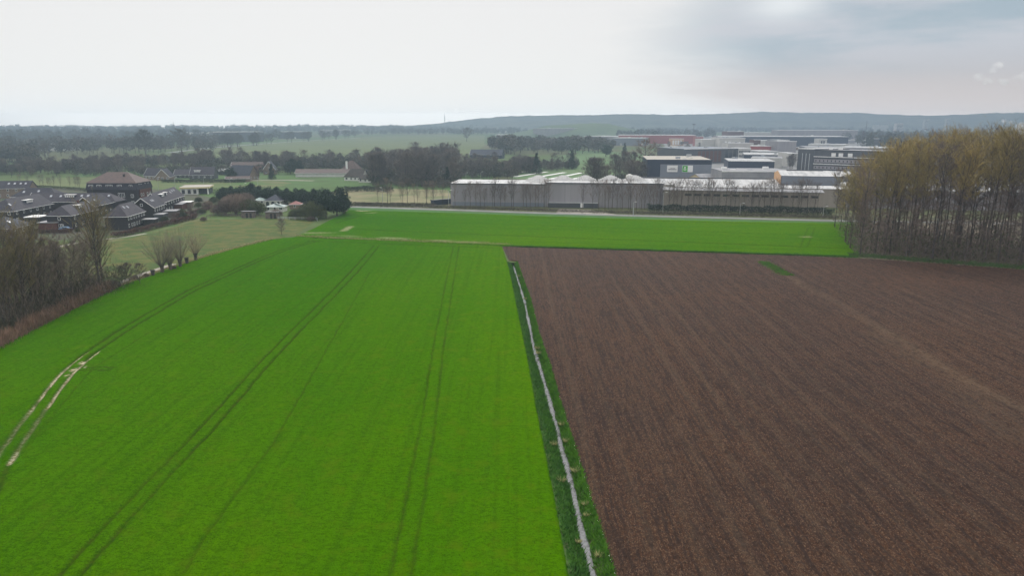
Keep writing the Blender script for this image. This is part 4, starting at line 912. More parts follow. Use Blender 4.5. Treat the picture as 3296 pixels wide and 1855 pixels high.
# vehicles on the yard below the wing
def truck(label, px, py, rz, cab, box, k=1.0, L=9):
    r = empty('truck', G(px, py), R(rz), label, 'truck', 'trucks on the yard'); r.scale = (k, k, k)
    m = MB().box(-1.25, 1.25, 1.9, 1.9+L*.75, .9, 3.7); m.build('cargo_box', MT[box], r)
    m = MB(); m.add([(-1.2,0,.5),(1.2,0,.5),(1.2,1.8,.5),(-1.2,1.8,.5),(-1.2,.05,1.7),(1.2,.05,1.7),(-1.15,.5,2.9),(1.15,.5,2.9),(1.15,1.8,2.9),(-1.15,1.8,2.9)], [(0,1,5,4),(4,5,7,6),(6,7,8,9),(0,3,2,1),(1,2,8,7,5),(0,4,6,9,3),(2,3,9,8)]); c = m.build('cab', MT[cab], r)
    m = MB(); m.add([(-1.0,.08,1.75),(1.0,.08,1.75),(1.0,.46,2.75),(-1.0,.46,2.75)], [(0,1,2,3)]); m.v = [(x, y-.04, z) for x, y, z in m.v]; m.build('windscreen', MT['glass'], c)
    MB().box(-.9, .9, .4, 1.9+L*.75, .5, .88).build('chassis', MT['dark'], r)
    for x in (-1.1, 1.1):
        for y in (.9, L*.55, L*.75): MB().tube([(x-.13, y, .5), (x+.13, y, .5)], [.5, .5], 12).build('wheel', MT['dark'], r)
truck('yellow box truck parked at the corner of the banded office', 2631, 574, 80, 'yellow', 'yellow', 1.5)
truck('white and yellow truck parked right of the yellow one', 2655, 576, 75, 'yellow', 'white', 1.5)
truck('grey truck parked under the banded wing', 2680, 577, 80, 'white', 'hall_blue', 1.5)
truck('white trailer truck beside the navy building with white panels', 2495, 578, 20, 'white', 'white', 1.4)
truck('second white trailer next to the navy building, right one', 2508, 579, 20, 'white', 'white', 1.4)
# car in the garden
def car(label, px, py, rz, m_):
    r = empty('car', G(px, py), R(rz), label, 'car')
    m = MB(); pr = [(-2.1,.35),(2.1,.35),(2.15,.8),(1.3,.95),(.7,1.42),(-.9,1.45),(-1.7,1.0),(-2.15,.9)]
    n = len(pr); m.add([(x,-.85,z) for x,z in pr]+[(x,.85,z) for x,z in pr], [tuple(range(n)), tuple(range(n, 2*n))[::-1]]+[(i,(i+1)%n+0,(i+1)%n+n,i+n)[::-1] for i in range(n)])
    m.build('body', MT[m_], r)
    MB().box(-.85, .65, -.88, .88, .98, 1.36).build('window', MT['glass'], r)
    for x in (-1.35, 1.35):
        for y in (-.8, .8): MB().tube([(x, y-.1, .33), (x, y+.1, .33)], [.33, .33], 12).build('wheel', MT['dark'], r)
    return r
car('pale blue car parked in the garden of the dark hipped house', 212, 742, 10, 'blue_paint')
# towers and masts
def high_rise(label, xl, xr, yb, yt, m_='hall_pale'):
    r, W, h = hall('high_rise', label, 'high-rise', xl, yb, xr, yb, yt, 18, m_, 'roof_grey', wins=(), group='pale high-rises in front of the hills')
    for k in range(5): MB().box(W*.08, W*.92, -.3, -.002, h*(.32+k*.13), h*(.38+k*.13)).build('window', MT['glass'], r)
high_rise('pale stepped high-rise, left and nearest of the three', 2882, 2904, 432, 397)
high_rise('middle pale high-rise standing in front of the hills', 2973, 2986, 421, 384)
high_rise('rightmost pale high-rise in front of the hills', 3043, 3056, 421, 381)
hall('slab_block', 'low pale slab block left of the stepped high-rise', 'building', 2812, 424, 2858, 424, 403, 18, 'hall_pale', 'roof_grey', group=BP)
def mast(name, label, px, pb, pt, w_, cat, discs=(), m_='charcoal', lattice=False):
    g_ = G(px, pb); h_ = HT(px, pb, pt); r = empty(name, g_, 0, label, cat)
    if lattice:
        m = MB()
        for sx_ in (-1, 1):
            for sy_ in (-1, 1): m.beam((sx_*w_, sy_*w_, 0), (sx_*w_*.25, sy_*w_*.25, h_), w_*.22, w_*.22)
        for k in range(8):
            z = h_*k/8; q = w_*(1-.75*k/8); z2 = h_*(k+1)/8; q2 = w_*(1-.75*(k+1)/8)
            m.beam((-q,-q,z),(q2,-q2,z2),w_*.14,w_*.14); m.beam((q,-q,z),(-q2,-q2,z2),w_*.14,w_*.14)
        m.build('lattice', MT[m_], r)
    else: MB().tube([(0,0,0),(0,0,h_)], [w_, w_*.5], 8).build('pole', MT[m_], r)
    for f_, rr, th in discs: MB().tube([(0,0,h_*f_-th),(0,0,h_*f_+th)], [rr, rr*.8], 12).build('platform', MT[m_], r)
mast('radio_mast', 'thin dark mast with small platform on the left skyline', 563, 440, 392, 1.1, 'mast', ((.78,2.4,1.2),(.95,1.4,.8)))
mast('radio_mast', 'faint slim mast on the horizon left of the hills', 1432, 419, 367, 2.5, 'mast', (), 'galv')
mast('sign_tower', 'dark pole with two round platforms beyond the red banded hall', 2231, 452, 399, .9, 'tower', ((.66,3.2,1.0),(.98,4.0,1.4)))
mast('lattice_tower', 'slim dark tower with a white sign beside the gabled hall', 2774, 482, 421, 2.4, 'tower', (), 'charcoal', True)
mast('flue', 'very thin stack just right of the slim dark tower', 2782, 470, 388, .5, 'chimney', ())
o = MB().box(-3, 3, -3.2, -2.6, 0, 8).build('square_sign', MT['white']); o.location = G(2777, 480) + Vector((0, 0, 7)); tag(o, 'white square sign panel at the foot of the slim tower', 'sign'); MB().box(-1.2,1.2,-3.3,-3.21,2,6).build('emblem', MT['navy'], o)
MB().box(-.4,.4,-3,-2.7,-7,0).build('post', MT['galv'], o)

# ---- lamp posts
def lamp(px, pb, pt, label, arm=1.0, k=1.0, group='lamp posts along the road'):
    h_ = HT(px, pb, pt); r = empty('street_lamp', G(px, pb), 0, label, 'street lamp', group)
    MB().tube([(0,0,0),(0,0,h_*.97)], [.13*k,.09*k], 6).build('pole', MT['galv'], r)
    MB().tube([(0,0,h_*.96),(arm*.5,0,h_-.04),(arm,0,h_)], [.07*k,.06*k,.06*k], 5).build('arm', MT['galv'], r)
    MB().box(arm-.1, arm+.75, -.17, .17, h_-.06, h_+.14).build('lamp_head', MT['white'], r)
lamp(1232, 661, 604, 'lamp post by the road left of the works, in front of the pale field', -1)
lamp(1444.5, 668, 612, 'lamp post by the road at the left end of the grey hall')
lamp(2038, 693, 650, 'thick white post on the field side of the road', .6, 1.8)
lamp(2133, 685, 619, 'tall lamp post at the seam between grey and beige hall')
lamp(2381, 693, 654, 'lamp post in front of the beige hall')
lamp(2649, 698, 664, 'lamp post at the right end of the beige hall')
SL = 'lamp posts around the sports field'
for px, pb, pt, lab in ((511,612,570,'lamp post right behind the mansard block'),(566,618,572,'lamp post left of the white showroom'),(657,604,571,'lamp post rising behind the showroom roof'),(742,606,575,'lamp post right of the showroom roof'),(787,612,590,'short lamp post above the dark hedge'),(830,602,575,'lamp post between hedge and farm with pale road behind'),(1500,580,556,'lamp post among the bushes behind the grey hall'),(1548,585,553,'tallest lamp post behind the grey hall'),(1344,565,525,'lamp post among the nursery trees')):
    lamp(px, pb, pt, lab, .6, .8, SL)
# rail fence of the paddock
def rail_fence(label, pts, m_='wood', h=1.2):
    P = [G(*p) for p in pts]; o = empty('rail_fence', P[0], 0, label, 'fence'); m = MB(); posts = []
    for a, b_ in zip(P[:-1], P[1:]):
        a, b_ = a-P[0], b_-P[0]; n = max(1, int((b_-a).length/2.6))
        for z in (.45, .8, 1.12): m.beam(a+Vector((0,0,z)), b_+Vector((0,0,z)), .05, .13)
        for k in range(n+1): posts.append(a+(b_-a)*k/n)
    m.build('rail', MT[m_], o)
    me = MB().box(-.07,.07,-.07,.07,0,1.3).mesh('post', MT[m_])
    for p in posts[:60]: q = link('post', me, o); q.location = p
rail_fence('grey wooden rail fence left of the field shelters', [(665,702),(700,694),(776,700)])
rail_fence('grey wooden rail fence between the two field shelters', [(808,700),(856,703)])
rail_fence('pale rail fence with gate beside the dark evergreen', [(895,706),(950,708),(1016,706),(1022,712)], 'galv')
# walker
def person(px, py, rz, label):
    m = bpy.data.meshes.new('person')
    V_ = [(0,0,.95),(0,0,1.2),(0,0,1.42),(0,0,1.52),(0,-.02,1.66),(.1,0,.92),(.12,-.12,.5),(.12,.02,.08),(.12,-.16,.04),(-.1,0,.92),(-.12,.12,.5),(-.12,.28,.1),(-.12,.16,.04),(.2,0,1.42),(.25,.05,1.13),(.24,-.08,.88),(.24,-.12,.8),(-.2,0,1.42),(-.25,-.04,1.13),(-.24,-.16,.9),(-.24,-.2,.82)]
    E_ = [(0,1),(1,2),(2,3),(3,4),(0,5),(5,6),(6,7),(7,8),(0,9),(9,10),(10,11),(11,12),(2,13),(13,14),(14,15),(15,16),(2,17),(17,18),(18,19),(19,20)]
    rad = [.15,.15,.17,.06,.11,.11,.075,.055,.05,.11,.075,.055,.05,.08,.055,.045,.04,.08,.055,.045,.04]
    m.from_pydata(V_, E_, []); o = bpy.data.objects.new('person', m); col.objects.link(o)
    md = o.modifiers.new('skin', 'SKIN'); o.modifiers.new('sub', 'SUBSURF').levels = 1
    for i, q in enumerate(m.skin_vertices[0].data): q.radius = (rad[i], rad[i]); q.use_root = (i == 0)
    m.materials.append(MT['dark']); o.location = G(px, py); o.rotation_euler = (0, 0, R(rz))
    MB().tube([(0,-.02,1.60),(0,-.02,1.70),(0,-.02,1.76),(0,-.02,1.78)], [.115,.12,.08,.02], 10).build('hair', MT['bark'], o)
    tag(o, label, 'person'); return o
person(405, 761, 70, 'person in dark clothes walking on the footpath beside the beech hedge')

# ================================================================== TREES
def rv(rnd, a, b_): return rnd.uniform(a, b_)
def bare_tree(seed, H, Wd, r0, kind='round', nl=26, ns=5, ntw=9, tw=.05, tl=1.2, mats=('bark', 'twig'), start=.3):
    """trunk with limbs, and a crown of branches and twigs, as meshes; kind sets the habit"""
    rnd = random.Random(seed); tr = MB(); cr = MB()
    lean = Vector((rv(rnd,-.04,.04), rv(rnd,-.04,.04), 0))*H
    forks = 1 if kind != 'multi' else 4
    leaders = []
    for f in range(forks):
        a0 = rv(rnd, 0, 6.28); sp = 0 if forks == 1 else rv(rnd, .10, .22)*H
        pts = [Vector((0,0,-.3))]; n = 7
        for k in range(1, n+1):
            u = k/n; pts.append(Vector((math.cos(a0)*sp*u, math.sin(a0)*sp*u, 0)) + lean*u*u + Vector((rv(rnd,-1,1), rv(rnd,-1,1), 0))*H*.008 + Vector((0,0,H*.95*u)))
        rr = [r0*(1-.88*(k/n)**.8)*(1 if forks == 1 else .75) for k in range(n+1)]; rr[0] *= 1.4
        tr.tube(pts, rr, 6); leaders.append((pts, rr))
    def at(pts, u):
        x = u*(len(pts)-1); i = min(int(x), len(pts)-2); return pts[i].lerp(pts[i+1], x-i)
    for i in range(nl):
        pts, rr = leaders[i % forks]
        u = start + (1-start)*((i+rnd.random())/nl)
        p = at(pts, u); a = i*2.399+rv(rnd,-.4,.4)
        if kind == 'poplar': el_ = R(rv(rnd, 48, 72)); ln = Wd*.5/math.cos(el_)*(.55+.6*math.sin(math.pi*min(1, (u-start)/(1-start)*.9+.15)))*rv(rnd,.7,1.1)
        elif kind == 'forest': el_ = R(rv(rnd, 35, 65)); ln = Wd*.5/math.cos(el_)*(.4+.8*u)*rv(rnd,.5,1.1)
        elif kind == 'oak': el_ = R(rv(rnd, 8, 50)); ln = Wd*.55*(math.sin(math.pi*min(1, (u-start)/(1-start)*.8+.22)))*rv(rnd,.75,1.15)
        else: el_ = R(rv(rnd, 25, 60)); ln = Wd*.55*(math.sin(math.pi*min(1, (u-start)/(1-start)*.8+.2)))*rv(rnd,.7,1.15)
        ln = min(ln, (H*1.02-p.z)/max(.2, math.sin(el_)))
        ln = max(ln, H*.04)
        d = Vector((math.cos(a)*math.cos(el_), math.sin(a)*math.cos(el_), math.sin(el_)))
        m1 = p+d*ln*.5+Vector((0,0,-.02*ln)); q = p+d*ln+Vector((0,0,.08*ln))
        rl = max(.03, r0*.36*(1-u*.7)); tr.tube([p, m1, q], [rl, rl*.6, rl*.25], 4)
        for j in range(ns):
            v = rv(rnd, .25, 1.0); s0 = p.lerp(m1, v*2) if v < .5 else m1.lerp(q, v*2-1)
            dd = (d + Vector((rv(rnd,-1,1), rv(rnd,-1,1), rv(rnd,-.3,.9)))*.75).normalized(); sl = ln*rv(rnd, .28, .5)
            s1 = s0+dd*sl; cr.tri(s0, s1, rl*.9+.02, rnd); cr.tri(s0, s1, rl*.9+.02, rnd)
            for t_ in range(ntw):
                w0 = s0.lerp(s1, rv(rnd, .15, 1.0)); ww = (dd+Vector((rv(rnd,-1,1), rv(rnd,-1,1), rv(rnd,-.5,1)))*.9).normalized()
                cr.tri(w0, w0+ww*tl*rv(rnd,.5,1.2), tw, rnd)
    if len(mats) < 3: return tr.mesh('trunk', MT[mats[0]]), cr.mesh('crown', MT[mats[1]])
    lb = MB(); pts, rr = leaders[0]        # bare side shoots below the crown
    for i in range(34):
        u = rv(rnd, .07, start+.12); p = at(pts, u); a = rv(rnd, 0, 6.28); e = R(rv(rnd, 0, 55)); ln = rv(rnd, 1.5, 4.2)
        d = Vector((math.cos(a)*math.cos(e), math.sin(a)*math.cos(e), math.sin(e))); q = p+d*ln; lb.tri(p, q, .09, rnd)
        for j in range(22): s0 = p.lerp(q, rv(rnd,.2,1)); lb.tri(s0, s0+(d+Vector((rv(rnd,-1,1),rv(rnd,-1,1),rv(rnd,-.6,1)))*.9).normalized()*rv(rnd,.6,1.5), .05, rnd)
    return tr.mesh('trunk', MT[mats[0]]), cr.mesh('crown', MT[mats[1]]), lb.mesh('lower_branches', MT[mats[2]])
def leafy_tree(seed, H, Wd, n=1800, ls=.45, mats=('bark', 'evergreen'), kind='round'):
    rnd = random.Random(seed); tr = MB().tube([(0,0,-.3),(0,0,H*.4),(0,0,H*.85)], [H*.03, H*.02, H*.008], 6); cr = MB()
    cl = []
    for i in range(30):
        a = rv(rnd,0,6.28)
        if kind == 'cone': u = rnd.random()**1.3; z = .1+.88*u; r_ = (1-u)*.42*Wd*rv(rnd,.5,1.1); cl.append((math.cos(a)*r_, math.sin(a)*r_, z*H, Wd*(.10+.14*(1-u))))
        else:
            e = math.asin(rv(rnd,-.75,1)); q = rv(rnd,.45,1)
            cl.append((math.cos(a)*math.cos(e)*q*Wd*.36, math.sin(a)*math.cos(e)*q*Wd*.36, H*.47+math.sin(e)*q*H*.42, Wd*rv(rnd,.12,.22)))
    for a in cl[:12]: tr.tube([(0,0,min(a[2]*.7, H*.7)), a[:3]], [.1, .03], 4)
    for i in range(n):
        c = cl[i % len(cl)]; v = Vector((rnd.gauss(0,1), rnd.gauss(0,1), rnd.gauss(0,1))).normalized()*c[3]*rnd.random()**.35
        p = Vector(c[:3])+v; p.z = max(p.z, .1); q = p + Vector((rv(rnd,-1,1), rv(rnd,-1,1), rv(rnd,-.6,.9))).normalized()*ls*rv(rnd,.6,1.4)
        cr.tri(p, q, ls*.9, rnd)
    return tr.mesh('trunk', MT[mats[0]]), cr.mesh('crown', MT[mats[1]])
def willow(seed, hs, H, n=420, stump_only=False):
    rnd = random.Random(seed); tr = MB(); cr = MB()
    tr.tube([(0,0,-.3),(.05,0,hs*.5),(0,.05,hs*.85),(0,0,hs)], [.5,.42,.55,.35], 9)
    for i in range(9): a = i*.7; tr.tube([(0,0,hs*.7),(math.cos(a)*.55, math.sin(a)*.55, hs+.1)], [.25,.16], 5)
    for i in range(14 if stump_only else n):
        a = rv(rnd,0,6.28); e = R(rv(rnd, 44, 90)); ln = (H-hs)*rv(rnd,.6,1.05)
        if stump_only: ln = .7
        p = Vector((math.cos(a)*.45, math.sin(a)*.45, hs+rv(rnd,-.3,.1))); d = Vector((math.cos(a)*math.cos(e), math.sin(a)*math.cos(e), math.sin(e)))
        q = p+d*ln; cr.tri(p, q, .055, rnd)
        if not stump_only:
            for j in range(5): s0 = p.lerp(q, rv(rnd,.3,.95)); cr.tri(s0, s0+(d+Vector((rv(rnd,-1,1),rv(rnd,-1,1),rv(rnd,0,.8)))*.5).normalized()*rv(rnd,.6,1.4), .04, rnd)
    return tr.mesh('trunk', MT['bark']), cr.mesh('crown', MT['twig_willow'])
def twiggy_bush(seed, H, Wd, n, tl, tw, m1, m2='twig'):
    rnd = random.Random(seed); tr = MB(); cr = MB()
    for i in range(10):
        a = rv(rnd,0,6.28); tr.tube([(0,0,-.2),(math.cos(a)*Wd*.25, math.sin(a)*Wd*.25, H*.65)], [.09,.03], 4)
    for i in range(n):
        a = rv(rnd,0,6.28); e = math.asin(rnd.random()**.8); q = rnd.random()**.4
        p = Vector((math.cos(a)*math.cos(e)*q*Wd*.5, math.sin(a)*math.cos(e)*q*Wd*.5, H*(.12+.78*math.sin(e)*q)))
        d = (Vector((p.x, p.y, H*.3)).normalized()+Vector((rv(rnd,-1,1),rv(rnd,-1,1),rv(rnd,-.4,1)))).normalized()
        cr.tri(p, p+d*tl*rv(rnd,.5,1.2), tw, rnd)
    return tr.mesh('stem', MT[m2]), cr.mesh('crown', MT[m1])
def plant(name, pair, loc, k, rz, label, cat, group=None, kz=None):
    o = empty(name, loc, rz, label, cat, group); o.scale = (k, k, kz or k)
    link(pair[0].name.split('.')[0], pair[0], o); link('crown', pair[1], o)
    if len(pair) > 2: link('lower_branches', pair[2], o)
    return o
rnd = random.Random(77)
POP = [bare_tree(10+i, 30, 7.5, .24, 'forest', 46, 5, 11, .055, 1.35, ('bark', 'twig', 'twig'), .40) for i in range(4)]
POPO = [bare_tree(20+i, 30, 7.0, .22, 'forest', 44, 5, 10, .045, 1.35, ('bark', 'twig_olive', 'twig'), .56) for i in range(4)]
SLIM = [bare_tree(30+i, 11, 4.2, .13, 'poplar', 26, 4, 8, .035, .8, ('bark', 'twig'), .3) for i in range(5)]
BELT = [bare_tree(40+i, 20, 7, .34, 'poplar', 54, 5, 12, .036, 1.0, ('bark', 'twig_bud'), .25) for i in range(3)]
BELTM = [bare_tree(45+i, 13, 6.5, .13, 'multi', 48, 4, 10, .034, 1.0, ('bark', 'twig'), .15) for i in range(3)]
RND_ = [bare_tree(50+i, 14, 10, .2, 'round', 46, 5, 12, .07, 1.3, ('bark', 'twig_mid'), .13) for i in range(5)]
FAR = [bare_tree(60+i, 18, 14, .40, 'oak', 44, 5, 9, .20, 2.0, ('bark', 'twig_far'), .22) for i in range(5)]
EVG = [leafy_tree(70+i, 9, 8.5, 3400, .45) for i in range(3)]
CON = [leafy_tree(75+i, 12, 6.5, 2200, .5, kind='cone') for i in range(2)]
BSH = [twiggy_bush(80+i, 4.5, 6.5, 3200, .8, .10, 'bush') for i in range(2)] + [twiggy_bush(82+i, 4.5, 6.5, 3400, .9, .07, 'twig') for i in range(2)]

# ---- poplar wood on the right
fr0, fr1 = G(2765, 826), G(3296, 866)
LAB_P = 'bare poplar with dark trunk inside the wood at the right frame edge'
n = 0
ax = (fr1-fr0); ax.z = 0; axn = ax.normalized(); dp_ = Vector((.30, .954, 0))
edge_lab = {0: 'bare poplar at the front left corner of the wood, where crop meets ploughed soil'}
for j in range(13):
    for i in range(15):
        u = i*4.1 + (j % 2)*2.0 + rnd.uniform(-.8, .8); v = j*6.2 + rnd.uniform(-1.2, 1.2) + 2
        p = fr0 + axn*u + dp_*v
        if (j > 4 and rnd.random() < .5) or j > 10 or (j > 0 and rnd.random() < .2): continue
        sc_px = (p.x*F/(p.y*math.cos(PITCH)+9)+1648)
        if sc_px > 3420: continue
        Ht = float(np.interp(sc_px, [2700,2731,2779,2841,2945,3014,3186,3296], [23,26,29,33.5,35,36.5,37.5,36.5])) * rnd.uniform(.84, 1.0)
        if j == 0 and i == 0: lab, grp = edge_lab[0], None
        elif j == 0: lab, grp = 'poplar with thick dark trunk in the front row of the wood beside the ploughed field', 'front row poplars of the wood'
        else: lab, grp = LAB_P, 'poplars inside the wood'
        t_ = plant('poplar_tree', POPO[rnd.randrange(4)] if (i+j) % 5 else POP[rnd.randrange(4)], p, Ht/30., rnd.uniform(0, 6.28), lab, 'tree', grp)
        n += 1
print('poplars', n)
# olive flushed young trees at the left side of the wood, by the road
YW = [bare_tree(90+i, 16, 9, .2, 'multi', 50, 5, 12, .075, 1.2, ('bark_grey', 'twig_olive'), .12) for i in range(2)]
for i, (px, py, h_, lab) in enumerate(((2700,700,10,'low yellow green budding tree at the right end of the beige hall'),(2722,708,22,'tall olive budding tree by the road at the left edge of the wood'),(2765,735,21,'leaning olive crowned tree at the corner where the road enters the wood'),(2775,770,19,'bare many stemmed tree on the left edge of the wood above the crop'))):
    plant('budding_tree', YW[i % 2], G(px, py), h_/16., i*1.9, lab, 'tree', 'olive budding trees beside the wood')
def mass(name, label, pts_fn, n, tl, tw, m, seed, kind='stuff', cat='undergrowth', h=3.0, up=.6):
    rnd = random.Random(seed); mb = MB()
    for i in range(n):
        x, y, hz = pts_fn(rnd); z = rnd.random()**1.4*hz
        p = Vector((x, y, z)); d = Vector((rnd.uniform(-1,1), rnd.uniform(-1,1), rnd.uniform(-.3, 1)+up)).normalized()
        mb.tri(p, p+d*tl*rnd.uniform(.5,1.3), tw, rnd)
    return tag(mb.build(name, MT[m]), label, cat, kind=kind)
def und(rnd):
    u, v = rnd.uniform(-1, 72), abs(rnd.gauss(0, 1))*26+1.0; p = fr0+axn*u+dp_*v
    dens = vnoise(np.array([u*.13+3]), np.array([v*.13]))[0]
    return p.x, p.y, (2+11*dens)*(1 if u < 42 or v > 14 else .35)
mass('undergrowth', 'brown brambles and brushwood between the trunks of the wood', und, 26000, 1.5, .075, 'twig', 11)
mass('undergrowth', 'dark green ivy and brambles low between the trunks of the wood', und, 12000, .6, .35, 'bush', 12, h=2)
def ed(rnd):
    u = rnd.uniform(-3, 70); v = rnd.uniform(-2.2, 2.5); p = fr0+axn*u+dp_*v; return p.x, p.y, .7
mass('rough_grass', 'rough grass fringe along the front of the wood', ed, 9000, .6, .13, 'bank', 13, cat='grass')
o = MB().tube([(0,0,.3),(4,.3,.5),(9,.2,.25),(13,.8,.3)], [.16,.2,.16,.06], 6).build('fallen_trunk', MT['bark_grey']); o.location = G(2955, 842); tag(o, 'pale fallen trunk lying at the front edge of the wood', 'log')

# ---- belt of trees on the left
for i, (px, py, top, kk, lab) in enumerate(((324,943,664,BELT[0],'tallest poplar of the left belt, left one of the close pair'),(333,928,690,BELT[1],'right and slimmer poplar of the close tall pair'),
    (91,1036,752,BELT[2],'leaning poplar by the red brown reeds at the left frame edge'),(84,1020,800,BELT[0],'slender poplar just behind the leaning one'),(30,1060,815,BELT[1],'bare poplar nearest the left frame corner'),
    (-40,1085,800,BELT[2],'poplar partly cut by the left frame edge'),(270,955,765,BELTM[0],'thin many stemmed tree just left of the tall pair'),(225,975,770,BELTM[1],'thin many stemmed tree second left of the tall pair'),
    (180,990,780,BELTM[2],'thin many stemmed tree midway between the tall pair and the leaning poplar'),(140,1010,790,BELTM[0],'thin many stemmed tree right of the leaning poplar'),(250,930,770,BELTM[2],'many stemmed tree behind the belt by the path'),
    (50,1010,765,BELTM[1],'many stemmed tree behind the poplars at the left edge'),(0,1040,770,BELTM[2],'bushy bare tree on the left frame edge'),(120,980,770,BELTM[1],'bushy bare tree behind the leaning poplar'),(200,950,765,BELTM[0],'bushy bare tree in the back of the belt'),(20,1030,748,BELTM[1],'tall bushy bare tree close to the left frame edge'),(62,1000,742,BELTM[2],'tall bushy bare tree behind the leaning poplar crown'),(152,985,752,BELTM[0],'tall bushy bare tree in the middle of the belt'),(212,985,748,BELTM[1],'tall bushy bare tree left of the tall pair, front of the belt'),(110,1015,758,BELTM[2],'bushy bare tree over the red brown reeds'),(292,945,772,BELTM[0],'bushy bare tree pressed against the tall pair'),(-25,1060,722,BELTM[1],'bushy bare tree half outside the left frame edge'),(40,1040,712,BELT[0],'tall slender poplar standing near the left frame edge'),(130,1000,728,BELT[1],'slender poplar in the middle of the left belt'))):
    h_ = HT(px, py, top); base = 20. if kk in BELT else 13.
    plant('bare_tree', kk, G(px, py), h_/base, i*2.1, lab, 'tree', 'trees of the belt on the left')
for i, (px, py, top, lab) in enumerate(((414,920,846,'small bare tree between the tall pair and the willows'),(397,924,856,'small bushy bare tree left of another by the muddy track'),(452,917,848,'slim small tree just left of the willow stump'),(907,756,704,'lone small bare tree on the corner of the pasture'))):
    plant('small_tree', RND_[i % 5], G(px, py), HT(px, py, top)/14., i*1.3, lab, 'tree', 'small bare trees beside the crop')
for i, (px, py, top, lab) in enumerate(((523,880,751,'largest pollard willow with wide spray of shoots, left one of the row'),(549,872,762,'pollard willow half hidden behind the largest one'),(581,861,744,'pollard willow in the middle of the row with upright shoots'),(631,840,753,'smallest pollard willow at the right end of the row'))):
    H_ = HT(px, py, top); plant('pollard_willow', willow(100+i, 2.2, H_*1.22, 150), G(px, py), 1, i, lab, 'willow', 'pollard willows on the field edge')
for i, (px, py, h_, lab) in enumerate(((493,890,2.0,'cut willow stump left of the largest willow'),(602,851,2.3,'cut willow stump between the two right willows'))):
    plant('willow_stump', willow(110+i, h_*.8, h_, 0, True), G(px, py), 1, i, lab, 'stump', 'willow stumps')
def along(pts, wd, hh, jit=1.0, dens=None):
    P = smooth_poly([G(*p) for p in pts], 8); P = np.array(P); s = np.r_[0, np.cumsum(np.hypot(*np.diff(P, axis=0).T))]
    def f(rnd):
        u = rnd.uniform(0, s[-1]); x = np.interp(u, s, P[:, 0]); y = np.interp(u, s, P[:, 1])
        return x+rnd.gauss(0, wd*.4), y+rnd.gauss(0, wd*.4), hh*(.6+.8*vnoise(np.array([u*.25*jit]), np.array([3.3]))[0])
    return f
mass('reeds', 'red brown dry reeds along the edge of the crop below the belt', along([(-60,1150),(0,1118),(60,1084),(140,1040),(230,995),(310,955),(350,938)], 2.0, 2.0), 9000, 1.3, .07, 'reed', 21, cat='reeds', up=1.6)
mass('undergrowth', 'dark bramble undergrowth at the foot of the left belt', along([(-80,1100),(0,1075),(100,1030),(200,985),(290,950),(380,918)], 5.5, 4.5), 15000, 1.1, .07, 'brush', 22)
mass('undergrowth', 'tall thin brown shoots filling the left belt of trees', along([(-80,1070),(0,1045),(100,1005),(200,968),(290,940)], 10, 12), 13000, 1.8, .05, 'twig', 28, up=1.2)
mass('undergrowth', 'greenish bushes between the stems of the left belt', along([(-80,1060),(0,1035),(100,1000),(200,965),(300,935)], 9, 3.5), 4500, .8, .13, 'bush', 23)
mass('dry_grass', 'pale dry grass fringe from the willows along the crop edge', along([(360,932),(420,912),(480,890),(560,862),(640,836),(760,802),(880,772)], .9, .6), 5000, .6, .08, 'reed_pale', 24, cat='grass', up=1.0)
mass('dry_grass', 'pale dry grass strip between the two parts of the crop', along([(955,762),(1060,768),(1200,774),(1400,781),(1640,790)], 1.5, .5), 3500, .6, .09, 'reed_pale', 25, cat='grass', up=1.2)
mass('rough_grass', 'dark green grass fringe between the far crop strip and the ploughed field', along([(1640,795),(1900,803),(2300,815),(2760,831)], .8, .5), 6000, .5, .12, 'grass_dark', 26, cat='grass', up=1.0)
mass('rough_grass', 'scrubby verge below the row of slim trees', along([(1110,662),(1450,670),(1850,683),(2300,694),(2700,703)], 5, .8), 14000, .9, .12, 'brush', 27, cat='grass', up=.8)

# ---- hedges
def hedge(name, label, pts, wd, h_, m, n, group=None, ls=.35):
    P = smooth_poly([G(*p) for p in pts], 6); o0 = Vector((P[0][0], P[0][1], 0)); o = empty(name, o0, 0, label, 'hedge', group)
    P = np.array(P)-np.array([o0.x, o0.y]); s = np.r_[0, np.cumsum(np.hypot(*np.diff(P, axis=0).T))]; rnd = random.Random(n); mb = MB()
    for i in range(n):
        u = rnd.uniform(0, s[-1]); x = np.interp(u, s, P[:, 0]); y = np.interp(u, s, P[:, 1]); hh = h_*(.85+.3*vnoise(np.array([u*.4]), np.array([1.]))[0])
        p = Vector((x+rnd.uniform(-.5,.5)*wd, y+rnd.uniform(-.5,.5)*wd, hh*rnd.random()**.6)); mb.tri(p, p+Vector((rnd.uniform(-1,1),rnd.uniform(-1,1),rnd.uniform(-.5,1))).normalized()*ls*rnd.uniform(.6,1.4), ls*.8, rnd)
    mb.build('foliage', MT[m], o); return o
hedge('beech_hedge', 'long red brown beech hedge along the footpath in front of the estate', [(362,768),(420,757),(480,742),(560,722),(632,704)], 1.8, 2.0, 'beech', 7000)
hedge('beech_hedge', 'purple brown hedge below the dark hipped house', [(120,752),(170,752),(235,750)], 1.5, 1.6, 'beech', 2500)
hedge('beech_hedge', 'brown hedge behind the sheds at the end of the longest row', [(560,704),(620,690),(700,672)], 1.6, 1.8, 'beech', 2500)
hedge('hedge', 'tall dark green hedge in front of the beige hall', [(2085,683),(2200,686),(2400,690),(2560,694),(2680,698)], 2.0, 3.6, 'evergreen', 12000, ls=.4)
hedge('hedge', 'tall dark evergreen hedge running behind the cottages to the corner of the crop', [(700,650),(780,652),(860,656),(940,662),(1020,668),(1080,676),(1105,684)], 4.5, 6.5, 'evergreen', 15000, ls=.5)
